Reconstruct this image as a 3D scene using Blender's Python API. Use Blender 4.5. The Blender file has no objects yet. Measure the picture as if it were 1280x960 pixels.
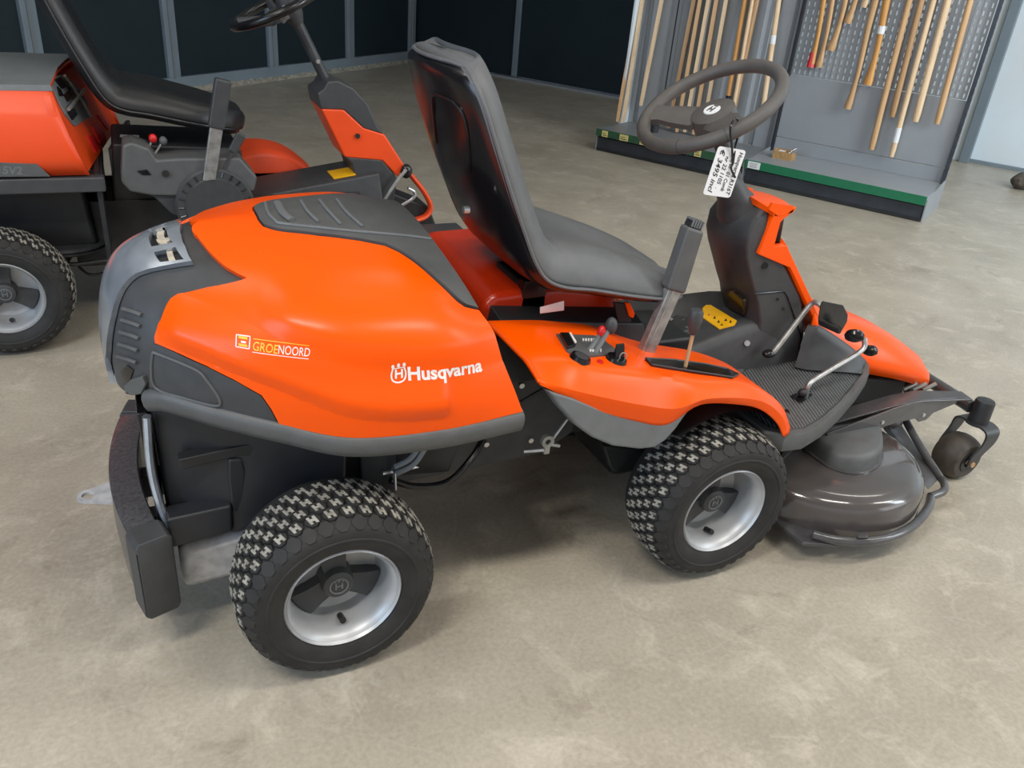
import bpy, bmesh, math, random
from mathutils import Vector, Matrix, geometry, interpolate
from mathutils.bvhtree import BVHTree
random.seed(7)
SC = bpy.context.scene
COL = SC.collection
# ---------------------------------------------------------------- camera
CAMP = (-0.281, -1.237, 1.368); YAW, PITCH, ROLL, FPX = -0.458, 0.485, 0.09, 1025.0
def cam_axes():
    cy, sy, cp, sp = math.cos(YAW), math.sin(YAW), math.cos(PITCH), math.sin(PITCH)
    f = Vector((-sy*cp, cy*cp, -sp)); r = Vector((cy, sy, 0)); u = r.cross(f)
    cr, sr = math.cos(ROLL), math.sin(ROLL)
    return cr*r+sr*u, -sr*r+cr*u, f
CR, CU, CF = cam_axes(); CP = Vector(CAMP)
cam = bpy.data.objects.new('camera', bpy.data.cameras.new('camera')); COL.objects.link(cam)
cam.matrix_world = Matrix(((CR.x, CU.x, -CF.x, CP.x), (CR.y, CU.y, -CF.y, CP.y), (CR.z, CU.z, -CF.z, CP.z), (0, 0, 0, 1)))
cam.data.sensor_width = 36; cam.data.lens = FPX/1280*36; cam.data.clip_start = .02; cam.data.clip_end = 100
SC.camera = cam
# ---------------------------------------------------------------- world, lamps, exposure
W = bpy.data.worlds.new('world'); SC.world = W; W.use_nodes = True
W.node_tree.nodes['Background'].inputs[0].default_value = (0.95, 0.96, 1.0, 1)
W.node_tree.nodes['Background'].inputs[1].default_value = 0.70
def area(name, loc, target, sx, sy, power, col=(1, 1, 1)):
    l = bpy.data.lights.new(name, 'AREA'); l.shape = 'RECTANGLE'; l.size = sx; l.size_y = sy; l.energy = power; l.color = col
    o = bpy.data.objects.new(name, l); COL.objects.link(o); o.location = loc
    o.rotation_euler = (Vector(target)-Vector(loc)).to_track_quat('-Z', 'Y').to_euler(); return o
LAMPS = [(-1.6, -1.3, 95), (1.4, -1.3, 52), (4.4, -1.3, 40), (-1.6, 1.6, 16), (1.4, 1.6, 10), (4.4, 1.6, 14)]
for (lx, ly, lp) in LAMPS:
    area('assumed_ceiling_light', (lx, ly, 3.72), (lx, ly, 0), 1.5, .3, lp, (1, .945, .87))  # ceiling lights assumed from the soft shadows, none in view
area('assumed_blue_light', (-4.2, -1.2, 1.9), (0, .6, .6), 2.4, 1.8, 95, (.5, .72, 1))  # bare area light for assumed daylight, bluish reflections on the grille; no window built
area('added_front_light', (6.2, -4.5, 2.4), (1.2, .5, .3), 4.0, 2.4, 70, (.95, .97, 1))  # bare area light added at the open front right; no shopfront built
area('wall_fill_light', (5.2, -1.9, 2.7), (6.9, 3.6, 1.0), 2.4, 1.6, 170, (.80, .91, 1))  # free-standing lamp added to brighten the white wall and the shelving
VS = SC.view_settings
VS.view_transform = 'Standard'; VS.look = 'None'; VS.gamma = 1; VS.use_curve_mapping = False; VS.exposure = 0.0
# ---------------------------------------------------------------- unprojection helpers: a point of a known plane
def ray(px, py): return CF+(px-640)/FPX*CR-(py-480)/FPX*CU
def at(px, py, ax, v):
    i = 'xyz'.index(ax); d = ray(px, py); return CP+d*((v-CP[i])/d[i])
# ---------------------------------------------------------------- materials
def mat(name, col, rough=.5, metal=0, noise=.12, scale=30, bump=0, bscale=200, spec=.5, coat=0, trans=0, emit=0, col2=None, alpha=1):
    m = bpy.data.materials.new(name); m.use_nodes = True; nt = m.node_tree; b = nt.nodes['Principled BSDF']; L = nt.links
    b.inputs['Roughness'].default_value = rough; b.inputs['Metallic'].default_value = metal
    b.inputs['Specular IOR Level'].default_value = spec; b.inputs['Coat Weight'].default_value = coat
    b.inputs['Transmission Weight'].default_value = trans; b.inputs['Alpha'].default_value = alpha
    tc = nt.nodes.new('ShaderNodeTexCoord'); n = nt.nodes.new('ShaderNodeTexNoise'); n.inputs['Scale'].default_value = scale
    n.inputs['Detail'].default_value = 5; L.new(tc.outputs['Object'], n.inputs['Vector'])
    r = nt.nodes.new('ShaderNodeValToRGB'); c2 = col2 or tuple(c*(1-noise*2) for c in col)
    r.color_ramp.elements[0].color = (*c2, 1); r.color_ramp.elements[1].color = (*col, 1)
    r.color_ramp.elements[0].position = .3; r.color_ramp.elements[1].position = .62
    L.new(n.outputs[0], r.inputs[0]); L.new(r.outputs[0], b.inputs['Base Color'])
    if bump:
        n2 = nt.nodes.new('ShaderNodeTexNoise'); n2.inputs['Scale'].default_value = bscale; n2.inputs['Detail'].default_value = 3
        L.new(tc.outputs['Object'], n2.inputs['Vector'])
        bp = nt.nodes.new('ShaderNodeBump'); bp.inputs['Strength'].default_value = bump; bp.inputs['Distance'].default_value = .002
        L.new(n2.outputs[0], bp.inputs['Height']); L.new(bp.outputs[0], b.inputs['Normal'])
    if emit: b.inputs['Emission Color'].default_value = (*col, 1); b.inputs['Emission Strength'].default_value = emit
    return m
M = dict(
 orange=mat('orange_plastic', (1.0, .098, .0), .3, noise=.03, scale=6, spec=.26),
 orange2=mat('old_orange_plastic', (.85, .075, .01), .4, noise=.05, scale=6),
 grey=mat('grey_plastic', (.095, .098, .098), .5, noise=.08, bump=.15, bscale=600),
 dgrey=mat('dark_grey_plastic', (.05, .052, .055), .48, noise=.1, bump=.2, bscale=500),
 lgrey=mat('mid_grey_plastic', (.15, .16, .165), .45, noise=.06, bump=.1, bscale=500),
 black=mat('black_plastic', (.008, .008, .009), .22, noise=.1),
 blackm=mat('black_metal', (.02, .021, .023), .5, noise=.25, scale=12),
 frame=mat('dark_frame_paint', (.04, .042, .045), .45, noise=.2, scale=15),
 silver=mat('silvered_plastic', (.52, .57, .64), .22, metal=.75, noise=.12, scale=18),  # bluish tint puts the sky reflection into the colour
 steel=mat('bare_steel', (.55, .56, .56), .32, metal=.9, noise=.15, scale=40),
 rim=mat('silver_rim_paint', (.47, .48, .49), .42, metal=.45, noise=.1, scale=14),
 galv=mat('galvanised_lever', (.42, .42, .4), .42, metal=.6, noise=.2, scale=40),
 rubber=mat('tyre_rubber', (.022, .021, .02), .7, noise=.25, scale=20, bump=.3, bscale=300),
 dust=mat('dusty_tread_top', (.36, .34, .29), .85, noise=.3, scale=60, col2=(.14, .13, .115)),
 seat=mat('grey_vinyl', (.125, .13, .135), .42, noise=.06, bump=.35, bscale=900),
 seat2=mat('black_vinyl', (.014, .015, .016), .34, noise=.1, bump=.2, bscale=700),
 deck=mat('deck_brown_grey_paint', (.078, .068, .064), .17, noise=.06, scale=8, coat=.5),
 decks=mat('deck_steel_paint', (.07, .068, .07), .26, noise=.12, scale=20, coat=.3),
 wheelg=mat('steering_wheel_grey', (.1, .092, .086), .5, noise=.08, bump=.3, bscale=700),
 red=mat('red_knob', (.62, .015, .015), .35, noise=.05),
 white=mat('white_paper', (.82, .83, .84), .6, noise=.02),
 print=mat('white_print', (.85, .8, .76), .5, noise=.02),
 pyellow=mat('yellow_print', (.8, .5, .03), .5, noise=.02),
 ink=mat('black_ink', (.01, .01, .012), .6, noise=.02),
 yellow=mat('yellow_label', (.95, .5, .01), .4, noise=.05),
 cream=mat('cream_plastic', (.5, .44, .34), .5, noise=.2, scale=50),
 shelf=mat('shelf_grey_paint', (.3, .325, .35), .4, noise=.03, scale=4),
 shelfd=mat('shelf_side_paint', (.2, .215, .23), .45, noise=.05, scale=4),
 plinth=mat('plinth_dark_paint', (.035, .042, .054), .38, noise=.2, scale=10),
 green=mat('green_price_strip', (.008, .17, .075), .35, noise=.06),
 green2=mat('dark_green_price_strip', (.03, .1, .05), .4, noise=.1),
 tyel=mat('pale_yellow_ticket', (.75, .66, .25), .6, noise=.1, scale=90),
 card=mat('cardboard', (.5, .3, .12), .8, noise=.15, scale=40),
 clear=mat('clear_plastic', (.8, .84, .88), .12, noise=.02, trans=.85),
 wframe=mat('door_frame_paint', (.2, .25, .29), .5, noise=.05, scale=3),
 wpanel=mat('dark_door_panel', (.016, .028, .036), .5, noise=.1, scale=2, spec=.3),
 post=mat('pale_post_paint', (.4, .46, .5), .5, noise=.06, scale=5),
 whitewall=mat('white_wall_panel', (.74, .84, .9), .35, noise=.05, scale=1.2, col2=(.7, .74, .76)),
 gap_light=mat('pale_gap_light', (.42, .39, .32), .8, noise=.3, scale=30, bump=.6, bscale=60),
 ceil=mat('ceiling_paint', (.7, .7, .68), .8, noise=.03),
 lampm=mat('lamp_diffuser', (1, .95, .86), .5, emit=6, noise=0),
 orange_shade=mat('shaded_orange_plastic', (.50, .028, .004), .25, noise=.05, scale=8),  # seat pan orange, darkened for the shade it stands in
 casting=mat('pale_mottled_casting', (.5, .5, .51), .6, noise=.18, scale=35),
 bump_paint=mat('speckled_bumper_paint', (.075, .075, .082), .3, noise=.25, scale=120, bump=.6, bscale=130, coat=.3),
 castor=mat('worn_castor_rubber', (.075, .063, .05), .6, noise=.3, scale=25),
 under=mat('shaded_black_plastic', (.018, .020, .024), .45, noise=.15, scale=15),
 sack=mat('brown_sack', (.12, .1, .08), .8, noise=.3, scale=30),
 amber=mat('smoked_amber_window', (.035, .022, .01), .15, noise=.3, scale=20),
)
def wood(name, c1, c2):
    m = mat(name, c1, .5, noise=0, scale=6, col2=c2); nt = m.node_tree
    n = [x for x in nt.nodes if x.type == 'TEX_NOISE'][0]; mp = nt.nodes.new('ShaderNodeMapping'); mp.inputs['Scale'].default_value = (14, 14, .8)
    tc = [x for x in nt.nodes if x.type == 'TEX_COORD'][0]
    nt.links.new(tc.outputs['Object'], mp.inputs[0]); nt.links.new(mp.outputs[0], n.inputs['Vector']); return m
M['woodp'] = wood('pale_ash_wood', (.82, .62, .40), (.66, .46, .27))
M['woodm'] = wood('tan_beech_wood', (.66, .42, .22), (.52, .31, .14))
M['woodo'] = wood('varnished_orange_wood', (.72, .38, .12), (.58, .27, .07))
M['woodd'] = wood('brown_wood', (.50, .31, .16), (.38, .22, .1))
def floor_mat():
    m = bpy.data.materials.new('polished_concrete'); m.use_nodes = True; nt = m.node_tree; L = nt.links; b = nt.nodes['Principled BSDF']
    tc = nt.nodes.new('ShaderNodeTexCoord')
    def noise(s, d=6, r=.6, dist=0):
        n = nt.nodes.new('ShaderNodeTexNoise'); n.inputs['Scale'].default_value = s; n.inputs['Detail'].default_value = d; n.inputs['Roughness'].default_value = r
        n.inputs['Distortion'].default_value = dist; L.new(tc.outputs['Object'], n.inputs['Vector']); return n
    def ramp(src, stops):
        r = nt.nodes.new('ShaderNodeValToRGB'); e = r.color_ramp.elements
        e[0].position, e[0].color = stops[0][0], (*stops[0][1], 1); e[1].position, e[1].color = stops[-1][0], (*stops[-1][1], 1)
        for p, c in stops[1:-1]: x = e.new(p); x.color = (*c, 1)
        L.new(src, r.inputs[0]); return r
    def mix(f, a, bb, mode='MIX'):
        x = nt.nodes.new('ShaderNodeMix'); x.data_type = 'RGBA'; x.blend_type = mode
        if isinstance(f, float): x.inputs[0].default_value = f
        else: L.new(f, x.inputs[0])
        for s, v in ((6, a), (7, bb)):
            if isinstance(v, tuple): x.inputs[s].default_value = (*v, 1)
            else: L.new(v, x.inputs[s])
        return x.outputs[2]
    base = ramp(noise(2.2).outputs[0], [(.3, (.34, .30, .238)), (.5, (.41, .365, .292)), (.7, (.46, .412, .332))])
    blot = ramp(noise(7, 8, .7, .6).outputs[0], [(.52, (0, 0, 0)), (.72, (1, 1, 1))])
    c = mix(blot.outputs[0], base.outputs[0], (.55, .495, .405))
    fine = ramp(noise(90, 4).outputs[0], [(.3, (.86, .86, .86)), (.7, (1.08, 1.08, 1.08))])
    c = mix(1.0, c, fine.outputs[0], 'MULTIPLY')
    dk = ramp(noise(3.1, 7, .7, 1.2).outputs[0], [(.28, (.72, .7, .68)), (.42, (1, 1, 1))])
    c = mix(1.0, c, dk.outputs[0], 'MULTIPLY')
    cr = ramp(noise(1.3, 3, .5, 1.5).outputs[0], [(.495, (0, 0, 0)), (.5, (.2, .2, .2)), (.505, (0, 0, 0))])
    c = mix(cr.outputs[0], c, (.56, .53, .47))
    L.new(c, b.inputs['Base Color'])
    rr = ramp(noise(4, 6, .7).outputs[0], [(.3, (.30, .30, .30)), (.7, (.48, .48, .48))]); L.new(rr.outputs[0], b.inputs['Roughness'])
    bp = nt.nodes.new('ShaderNodeBump'); bp.inputs['Strength'].default_value = .12; bp.inputs['Distance'].default_value = .002
    L.new(noise(60, 5).outputs[0], bp.inputs['Height']); L.new(bp.outputs[0], b.inputs['Normal'])
    return m
M['floor'] = floor_mat()
# ---------------------------------------------------------------- object helpers
FRAME = {}
def worldloc(o): return FRAME[o.name] if o else Vector((0, 0, 0))
def obj(name, verts, faces, m, parent=None, bevel=0, seg=2, smooth=True, sharp=None, label=None, sub=0):
    me = bpy.data.meshes.new(name); vs = [Vector(v) for v in verts]
    lo = Vector([min(v[i] for v in vs) for i in range(3)]); hi = Vector([max(v[i] for v in vs) for i in range(3)])
    c = (lo+hi)/2
    if parent is None: c.z = lo.z
    me.from_pydata([v-c for v in vs], [], faces); me.materials.append(M[m] if isinstance(m, str) else m)
    bm = bmesh.new(); bm.from_mesh(me); bmesh.ops.recalc_face_normals(bm, faces=bm.faces)
    if smooth:
        for f in bm.faces: f.smooth = True
        if not bevel:
            a = math.radians(sharp or 35)
            for e in bm.edges:
                if len(e.link_faces) == 2 and e.calc_face_angle(0) > a: e.smooth = False
    bm.to_mesh(me); bm.free()
    o = bpy.data.objects.new(name, me); COL.objects.link(o); o.parent = parent
    o.location = c-worldloc(parent); FRAME[o.name] = c
    if bevel:
        b = o.modifiers.new('bevel', 'BEVEL'); b.width = bevel; b.segments = seg; b.limit_method = 'ANGLE'; b.angle_limit = math.radians(28); b.harden_normals = True
    if sub: s = o.modifiers.new('sub', 'SUBSURF'); s.levels = sub; s.render_levels = sub
    if label: o['label'] = label
    return o
def thing(name, label, cat, loc, group=None, rz=0, local=False):
    o = bpy.data.objects.new(name, None); COL.objects.link(o); o.location = loc; o.rotation_euler = (0, 0, rz); o.empty_display_size = .1
    FRAME[o.name] = Vector((0, 0, 0)) if local else Vector(loc)
    o['label'] = label; o['category'] = cat
    if group: o['group'] = group
    return o
def tag(o, label, cat, group=None):
    o['label'] = label; o['category'] = cat
    if group: o['group'] = group
    return o
def struct(name, v, f, m, **k): o = obj(name, v, f, m, **k); o['kind'] = 'structure'; return o
class MB:
    def __init__(s): s.v = []; s.f = []
    def add(s, vf, T=None):
        v, f = vf; n = len(s.v); s.v += [(T @ Vector(p)) if T else Vector(p) for p in v]; s.f += [tuple(i+n for i in q) for q in f]; return s
    def out(s): return s.v, s.f
def box(x0, x1, y0, y1, z0, z1):
    v = [(x, y, z) for z in (z0, z1) for y in (y0, y1) for x in (x0, x1)]
    return v, [(0, 2, 3, 1), (4, 5, 7, 6), (0, 1, 5, 4), (2, 6, 7, 3), (0, 4, 6, 2), (1, 3, 7, 5)]
def prism(poly, y0, y1, top_in=0):
    "outline in x,z extruded over y"
    n = len(poly); v = [(p[0], y0, p[1]) for p in poly]+[(p[0], y1, p[1]) for p in poly]
    f = [tuple(range(n)), tuple(range(2*n-1, n-1, -1))]+[(i, (i+1) % n, n+(i+1) % n, n+i) for i in range(n)]
    return v, f
def prismz(poly, z0, z1):
    n = len(poly); v = [(p[0], p[1], z0) for p in poly]+[(p[0], p[1], z1) for p in poly]
    f = [tuple(range(n-1, -1, -1)), tuple(range(n, 2*n))]+[(i, (i+1) % n, n+(i+1) % n, n+i) for i in range(n)]
    return v, f
def hexa(bot, top):
    "two 4-point loops"
    n = len(bot); v = list(bot)+list(top)
    return v, [tuple(range(n-1, -1, -1)), tuple(range(n, 2*n))]+[(i, (i+1) % n, n+(i+1) % n, n+i) for i in range(n)]
def loft(secs, closed=False, cap=True):
    n = len(secs[0]); v = [p for s in secs for p in s]; f = []
    for i in range(len(secs)-1):
        for j in range(n if closed else n-1):
            a, b = i*n+j, i*n+(j+1) % n; f.append((a, b, b+n, a+n))
    if cap and closed: f += [tuple(range(n-1, -1, -1)), tuple(range(len(v)-n, len(v)))]
    return v, f
def cr(p0, p1, p2, p3, t):
    return .5*((2*p1)+(-p0+p2)*t+(2*p0-5*p1+4*p2-p3)*t*t+(-p0+3*p1-3*p2+p3)*t**3)
def spline(pts, n=8, closed=False):
    P = [Vector(p) for p in pts]; out = []; N = len(P)
    for i in range(N if closed else N-1):
        g = (lambda k: P[k % N]) if closed else (lambda k: P[max(0, min(N-1, k))])
        a, b, c, d = g(i-1), g(i), g(i+1), g(i+2)
        if not closed and i == 0: a = 2*b-c
        if not closed and i == N-2: d = 2*c-b
        out += [cr(a, b, c, d, t/n) for t in range(n)]
    if not closed: out.append(P[-1])
    return out
def tube(pts, r, seg=10, closed=False, flat=1.0, up=None, rad=None):
    P = [Vector(p) for p in pts]; n = len(P); secs = []; prev = None
    for i in range(n):
        a = P[(i-1) % n] if closed or i else P[i]; b = P[(i+1) % n] if closed or i < n-1 else P[i]
        t = (b-a).normalized()
        if prev is None:
            ref = Vector(up) if up else (Vector((0, 0, 1)) if abs(t.z) < .9 else Vector((1, 0, 0)))
            s = t.cross(ref).normalized()
        else: s = (prev-t*prev.dot(t)).normalized()
        prev = s; w = s.cross(t); rr = rad[i] if rad else r
        secs.append([P[i]+s*(rr*math.cos(2*math.pi*k/seg))+w*(rr*flat*math.sin(2*math.pi*k/seg)) for k in range(seg)])
    if closed: secs.append(secs[0])
    v, f = loft(secs, True, not closed); return v, f
def rtube(pts, r, **k): return tube(spline(pts, k.pop('n', 6)), r, **k)
def lathe(prof, seg=48, T=None):
    "profile of (radius, y) round the y axis"
    secs = []
    for k in range(seg+1):
        a = 2*math.pi*(k % seg)/seg; secs.append([Vector((r*math.cos(a), y, r*math.sin(a))) for r, y in prof])
    n = len(prof); v = [p for s in secs[:-1] for p in s]; f = []
    for i in range(seg):
        for j in range(n-1):
            a, b = i*n+j, i*n+j+1; c, d = ((i+1) % seg)*n+j+1, ((i+1) % seg)*n+j; f.append((a, b, c, d))
    if T: v = [T @ p for p in v]
    return v, f
def cyl(a, b, r, seg=16, r2=None): 
    a, b = Vector(a), Vector(b); return tube([a, b], r, seg, rad=[r, r if r2 is None else r2])
def blob(c, rx, ry, rz, T=None, su=16, sv=10):
    secs = []
    for i in range(sv+1):
        p = math.pi*i/sv; secs.append([Vector((c[0]+rx*max(math.sin(p), .02)*math.cos(2*math.pi*k/su), c[1]+ry*max(math.sin(p), .02)*math.sin(2*math.pi*k/su), c[2]+rz*math.cos(p))) for k in range(su)])
    return loft(secs, True)
def part(name, vf, m, parent, **k): return obj(name, vf[0], vf[1], m, parent, **k)
# text laid on a plane given by origin and two axes
def text_mesh(s, size=1, bold=0, shear=0, spacing=1):
    c = bpy.data.curves.new('t', 'FONT'); c.body = s; c.size = size; c.offset = bold; c.shear = shear; c.space_character = spacing; c.resolution_u = 3
    o = bpy.data.objects.new('t', c); COL.objects.link(o); dg = bpy.context.evaluated_depsgraph_get(); me = bpy.data.meshes.new_from_object(o.evaluated_get(dg))
    v = [p.co.copy() for p in me.vertices]; f = [tuple(p.vertices) for p in me.polygons]
    bpy.data.objects.remove(o); bpy.data.curves.remove(c); bpy.data.meshes.remove(me); return v, f
def text_on(name, s, o, ex, ey, m, parent, bold=0, shear=0, width=None, drop=None, label=None):
    "ex: full-width vector, ey: cap-height vector"
    v, f = text_mesh(s, 1, bold, shear); x0 = min(p.x for p in v); w = max(p.x for p in v)-x0; h = .73
    vs = [Vector(o)+Vector(ex)*((p.x-x0)/w)+Vector(ey)*(p.y/h) for p in v]
    if drop: vs = [drop(p) for p in vs]
    return obj(name, vs, f, m, parent, smooth=False, label=label)

# ================================================================ THE SETTING
E1 = Vector((.506, -.863, 0)).normalized(); E2 = Vector((-E1.y, E1.x, 0)); SO = Vector((3.14, 4.60, 0))
def sl(x, y, z=0): return SO+E1*x+E2*y+Vector((0, 0, z))
D1 = Vector((-.76525, -.64373, 0)); N1 = Vector((.64373, -.76525, 0)); WO = Vector((3.336, 9.661, 0))
def lw(x, y, z=0): return WO+D1*x+N1*y+Vector((0, 0, z))      # y towards the room
def mapbox(fn, b): v, f = b; return [fn(*p) for p in v], f
H = 3.8
struct('floor', [(-9, -8, 0), (12, -8, 0), (12, 14, 0), (-9, 14, 0)], [(0, 1, 2, 3)], 'floor')
struct('ceiling', *box(-9, 12, -8, 14, H, H+.1), 'ceil')
wl = struct('wall_left', *mapbox(lw, box(-.0, 13, -.2, -.06, 0, H)), 'wpanel')
for i in range(9):
    x0 = .25+i*1.31
    part('panel', mapbox(lw, box(x0, x0+1.18, -.06, -.035, .13, 2.6)), 'wpanel', wl, bevel=.004)
    part('mullion', mapbox(lw, box(x0-.13, x0, -.06, 0, .12, 2.7)), 'wframe', wl, bevel=.006)
    part('mullion_edge', mapbox(lw, box(x0-.06, x0-.045, 0, .012, .12, 2.7)), 'shelfd', wl)
part('bottom_rail', mapbox(lw, box(0, 13, -.06, .004, .02, .13)), 'wframe', wl, bevel=.005)
part('top_rail', mapbox(lw, box(0, 13, -.06, 0, 2.6, 2.75)), 'wframe', wl, bevel=.005)
secs = []
for i in range(300):
    x = i*.04; w = .02+.018*random.random(); h = .012+.014*random.random()
    secs.append([lw(x, .0, .0), lw(x, w+.02, .0), lw(x, w, h), lw(x, 0, h+.02)])
o = struct('gap_light_left', *loft(secs, True), 'gap_light')  # pale strip painted for light coming through the gap under the panels
o['label'] = 'ragged pale strip of painted gap light along the foot of the dark panelled wall'
wc = struct('trim_1', *mapbox(lw, box(-.14, .0, -.2, .06, 0, H)), 'post', bevel=.006); wc['label'] = 'pale corner post beside the dark doors'
# dark double door, then the white wall behind the shelving
dr = struct('door_1', *mapbox(sl, box(-5.25, -2.72, 2.66, 2.72, .03, 2.9)), 'wpanel', bevel=.004)
part('leaf', mapbox(sl, box(-2.66, -.4, 2.65, 2.7, .04, 2.9)), 'wpanel', dr, bevel=.004)
part('edge_strip', mapbox(sl, box(-2.73, -2.66, 2.63, 2.66, .03, 2.9)), 'wframe', dr, bevel=.003)
part('floor_rail', mapbox(sl, box(-5.25, -.4, 2.58, 2.66, 0, .025)), 'shelf', dr, bevel=.003)
part('frame_side', mapbox(sl, box(-5.35, -5.25, 2.6, 2.72, 0, 2.95)), 'wframe', dr, bevel=.004)
struct('wall_back', *mapbox(sl, box(-5.4, 9, 2.73, 2.9, 0, H)), 'whitewall')
o = struct('trim_2', *mapbox(sl, box(2.29, 2.37, 2.63, 2.73, 0, H)), 'wframe', bevel=.004); o['label'] = 'grey upright post in front of the white wall'
o = struct('trim_3', *mapbox(sl, box(2.05, 2.29, 2.68, 2.73, 0, H)), 'whitewall', bevel=.003)
struct('baseboard_back', *mapbox(sl, box(2.37, 9, 2.69, 2.73, 0, .03)), 'wframe')
for k, (lx, ly, lp) in enumerate(LAMPS):
    o = obj('assumed_ceiling_lamp', *box(lx-.78, lx+.78, ly-.18, ly+.18, H-.06, H), 'ceil', bevel=.01)  # unseen housing added to go with each assumed ceiling light
    tag(o, 'assumed white strip lamp housing on the ceiling, unseen above the view', 'lamp', 'assumed ceiling strip lamps')

# ================================================================ SHELVING
SR = math.atan2(E1.y, E1.x)
YB = .55
g = thing('gondola_shelving', 'grey two-bay gondola shelving with perforated back, green price strip and dark plinth', 'shelving', SO, rz=SR, local=True)
for k, (x0, x1) in enumerate(((0, 1.245), (1.255, 2.5))):
    part('plinth', box(x0+.01, x1-.01, .03, .06, 0, .105), 'plinth', g, bevel=.004)
    part('plinth_lip', box(x0+.01, x1-.01, .022, .04, .0, .022), 'blackm', g, bevel=.004)
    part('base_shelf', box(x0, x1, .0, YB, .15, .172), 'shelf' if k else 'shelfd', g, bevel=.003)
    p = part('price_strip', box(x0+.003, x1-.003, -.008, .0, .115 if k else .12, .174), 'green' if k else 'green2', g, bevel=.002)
    if k == 0:
        for i, tx in enumerate((.06, .22, .40, .54, .68, .86, 1.13)):
            w = .05 if i == 1 else .034
            q = part('ticket', box(tx, tx+w*1.5, -.012, -.008, .122, .168), 'tyel', p)
            part('print_line', box(tx+.01, tx+w*1.3, -.0135, -.012, .132, .137), 'ink', p); part('print_line', box(tx+.008, tx+w*1.1, -.0135, -.012, .147, .151), 'ink', p)
    else:
        q = part('ticket', box(1.28, 1.37, -.012, -.008, .12, .168), 'white', p)
        for dz in (.13, .142, .154): part('print_line', box(1.295, 1.35, -.0135, -.012, dz, dz+.003), 'shelfd', p)
    part('side_bracket', prism([(0, 0), (0, 0), (0, 0)], 0, 0) if 0 else ([(x1-.004, .03, 0), (x1-.004, YB, 0), (x1-.004, YB, .2), (x1-.004, 0, .15), (x1+.004, .03, 0), (x1+.004, YB, 0), (x1+.004, YB, .2), (x1+.004, 0, .15)], [(0, 1, 2, 3), (7, 6, 5, 4), (0, 4, 5, 1), (1, 5, 6, 2), (2, 6, 7, 3), (3, 7, 4, 0)]), 'shelf', g)
part('side_bracket', box(-.008, .0, .03, YB, 0, .15), 'shelf', g)
# right bay back: plain panels below, perforated above
part('back_panel', box(1.26, 2.47, YB, YB+.02, .172, .272), 'shelf', g, bevel=.003)
part('back_panel', box(1.26, 2.47, YB, YB+.02, .276, .72), 'shelf', g, bevel=.003)
def perforated(x0, x1, z0, z1, y, px, pz, sw, sh):
    "sheet with real slots"
    nx = int((x1-x0)/px); nz = int((z1-z0)/pz); v = []; f = []; idx = {}
    def V(x, z):
        k = (round(x, 5), round(z, 5))
        if k not in idx: idx[k] = len(v); v.append((x, y, z))
        return idx[k]
    for i in range(nx):
        for j in range(nz):
            a, b, c, d = x0+i*px, x0+(i+1)*px, z0+j*pz, z0+(j+1)*pz
            m0, m1, n0, n1 = a+(px-sw)/2, a+(px+sw)/2, c+(pz-sh)/2, c+(pz+sh)/2
            f += [(V(a, c), V(m0, c), V(m0, n0), V(m0, n1), V(m0, d), V(a, d))]
            f += [(V(m0, c), V(m1, c), V(m1, n0), V(m0, n0)), (V(m0, n1), V(m1, n1), V(m1, d), V(m0, d))]
            f += [(V(m1, c), V(b, c), V(b, d), V(m1, d), V(m1, n1), V(m1, n0))]
    return v, f
part('perforated_panel', perforated(1.265, 2.465, .725, 2.0, YB, .04, .05, .009, .028), 'shelf', g)
part('panel_ribs', (lambda mb: ([mb.add(box(1.265+.04*i+.008, 1.265+.04*i+.012, YB-.004, YB, .725, 2.0)) for i in range(30)], mb.out())[1])(MB()), 'shelf', g)['kind'] = 'stuff'
part('upright_post', box(1.245, 1.26, YB-.035, YB+.03, 0, 2.05), 'blackm', g)
up = MB()
for (ya, yb) in ((YB-.035, YB-.028), (YB-.012, YB-.005)): up.add(box(2.475, 2.5, ya, yb, 0, 2.05))
for i in range(41): up.add(box(2.475, 2.5, YB-.028, YB-.012, i*.05, i*.05+.016))
part('slotted_upright', up.out(), 'plinth', g)
part('upright_post', box(.0, .02, YB-.035, YB+.03, 0, 2.05), 'shelf', g)
part('end_panel', box(-.02, -.0, .38, YB+.02, .16, 2.0), 'whitewall', g, bevel=.003)
for (a, b) in ((.02, .26), (.27, .52), (.53, .80), (.81, 1.03), (1.04, 1.24)):
    part('corrugated_panel', (lambda q: q)(loft([[(a, YB+.03, z), (a+.03, YB+.03, z), (a+.05, YB, z), (b-.05, YB, z), (b-.03, YB+.03, z), (b, YB+.03, z)] for z in (.172, 2.0)])), 'shelf', g, sharp=20)
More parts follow.
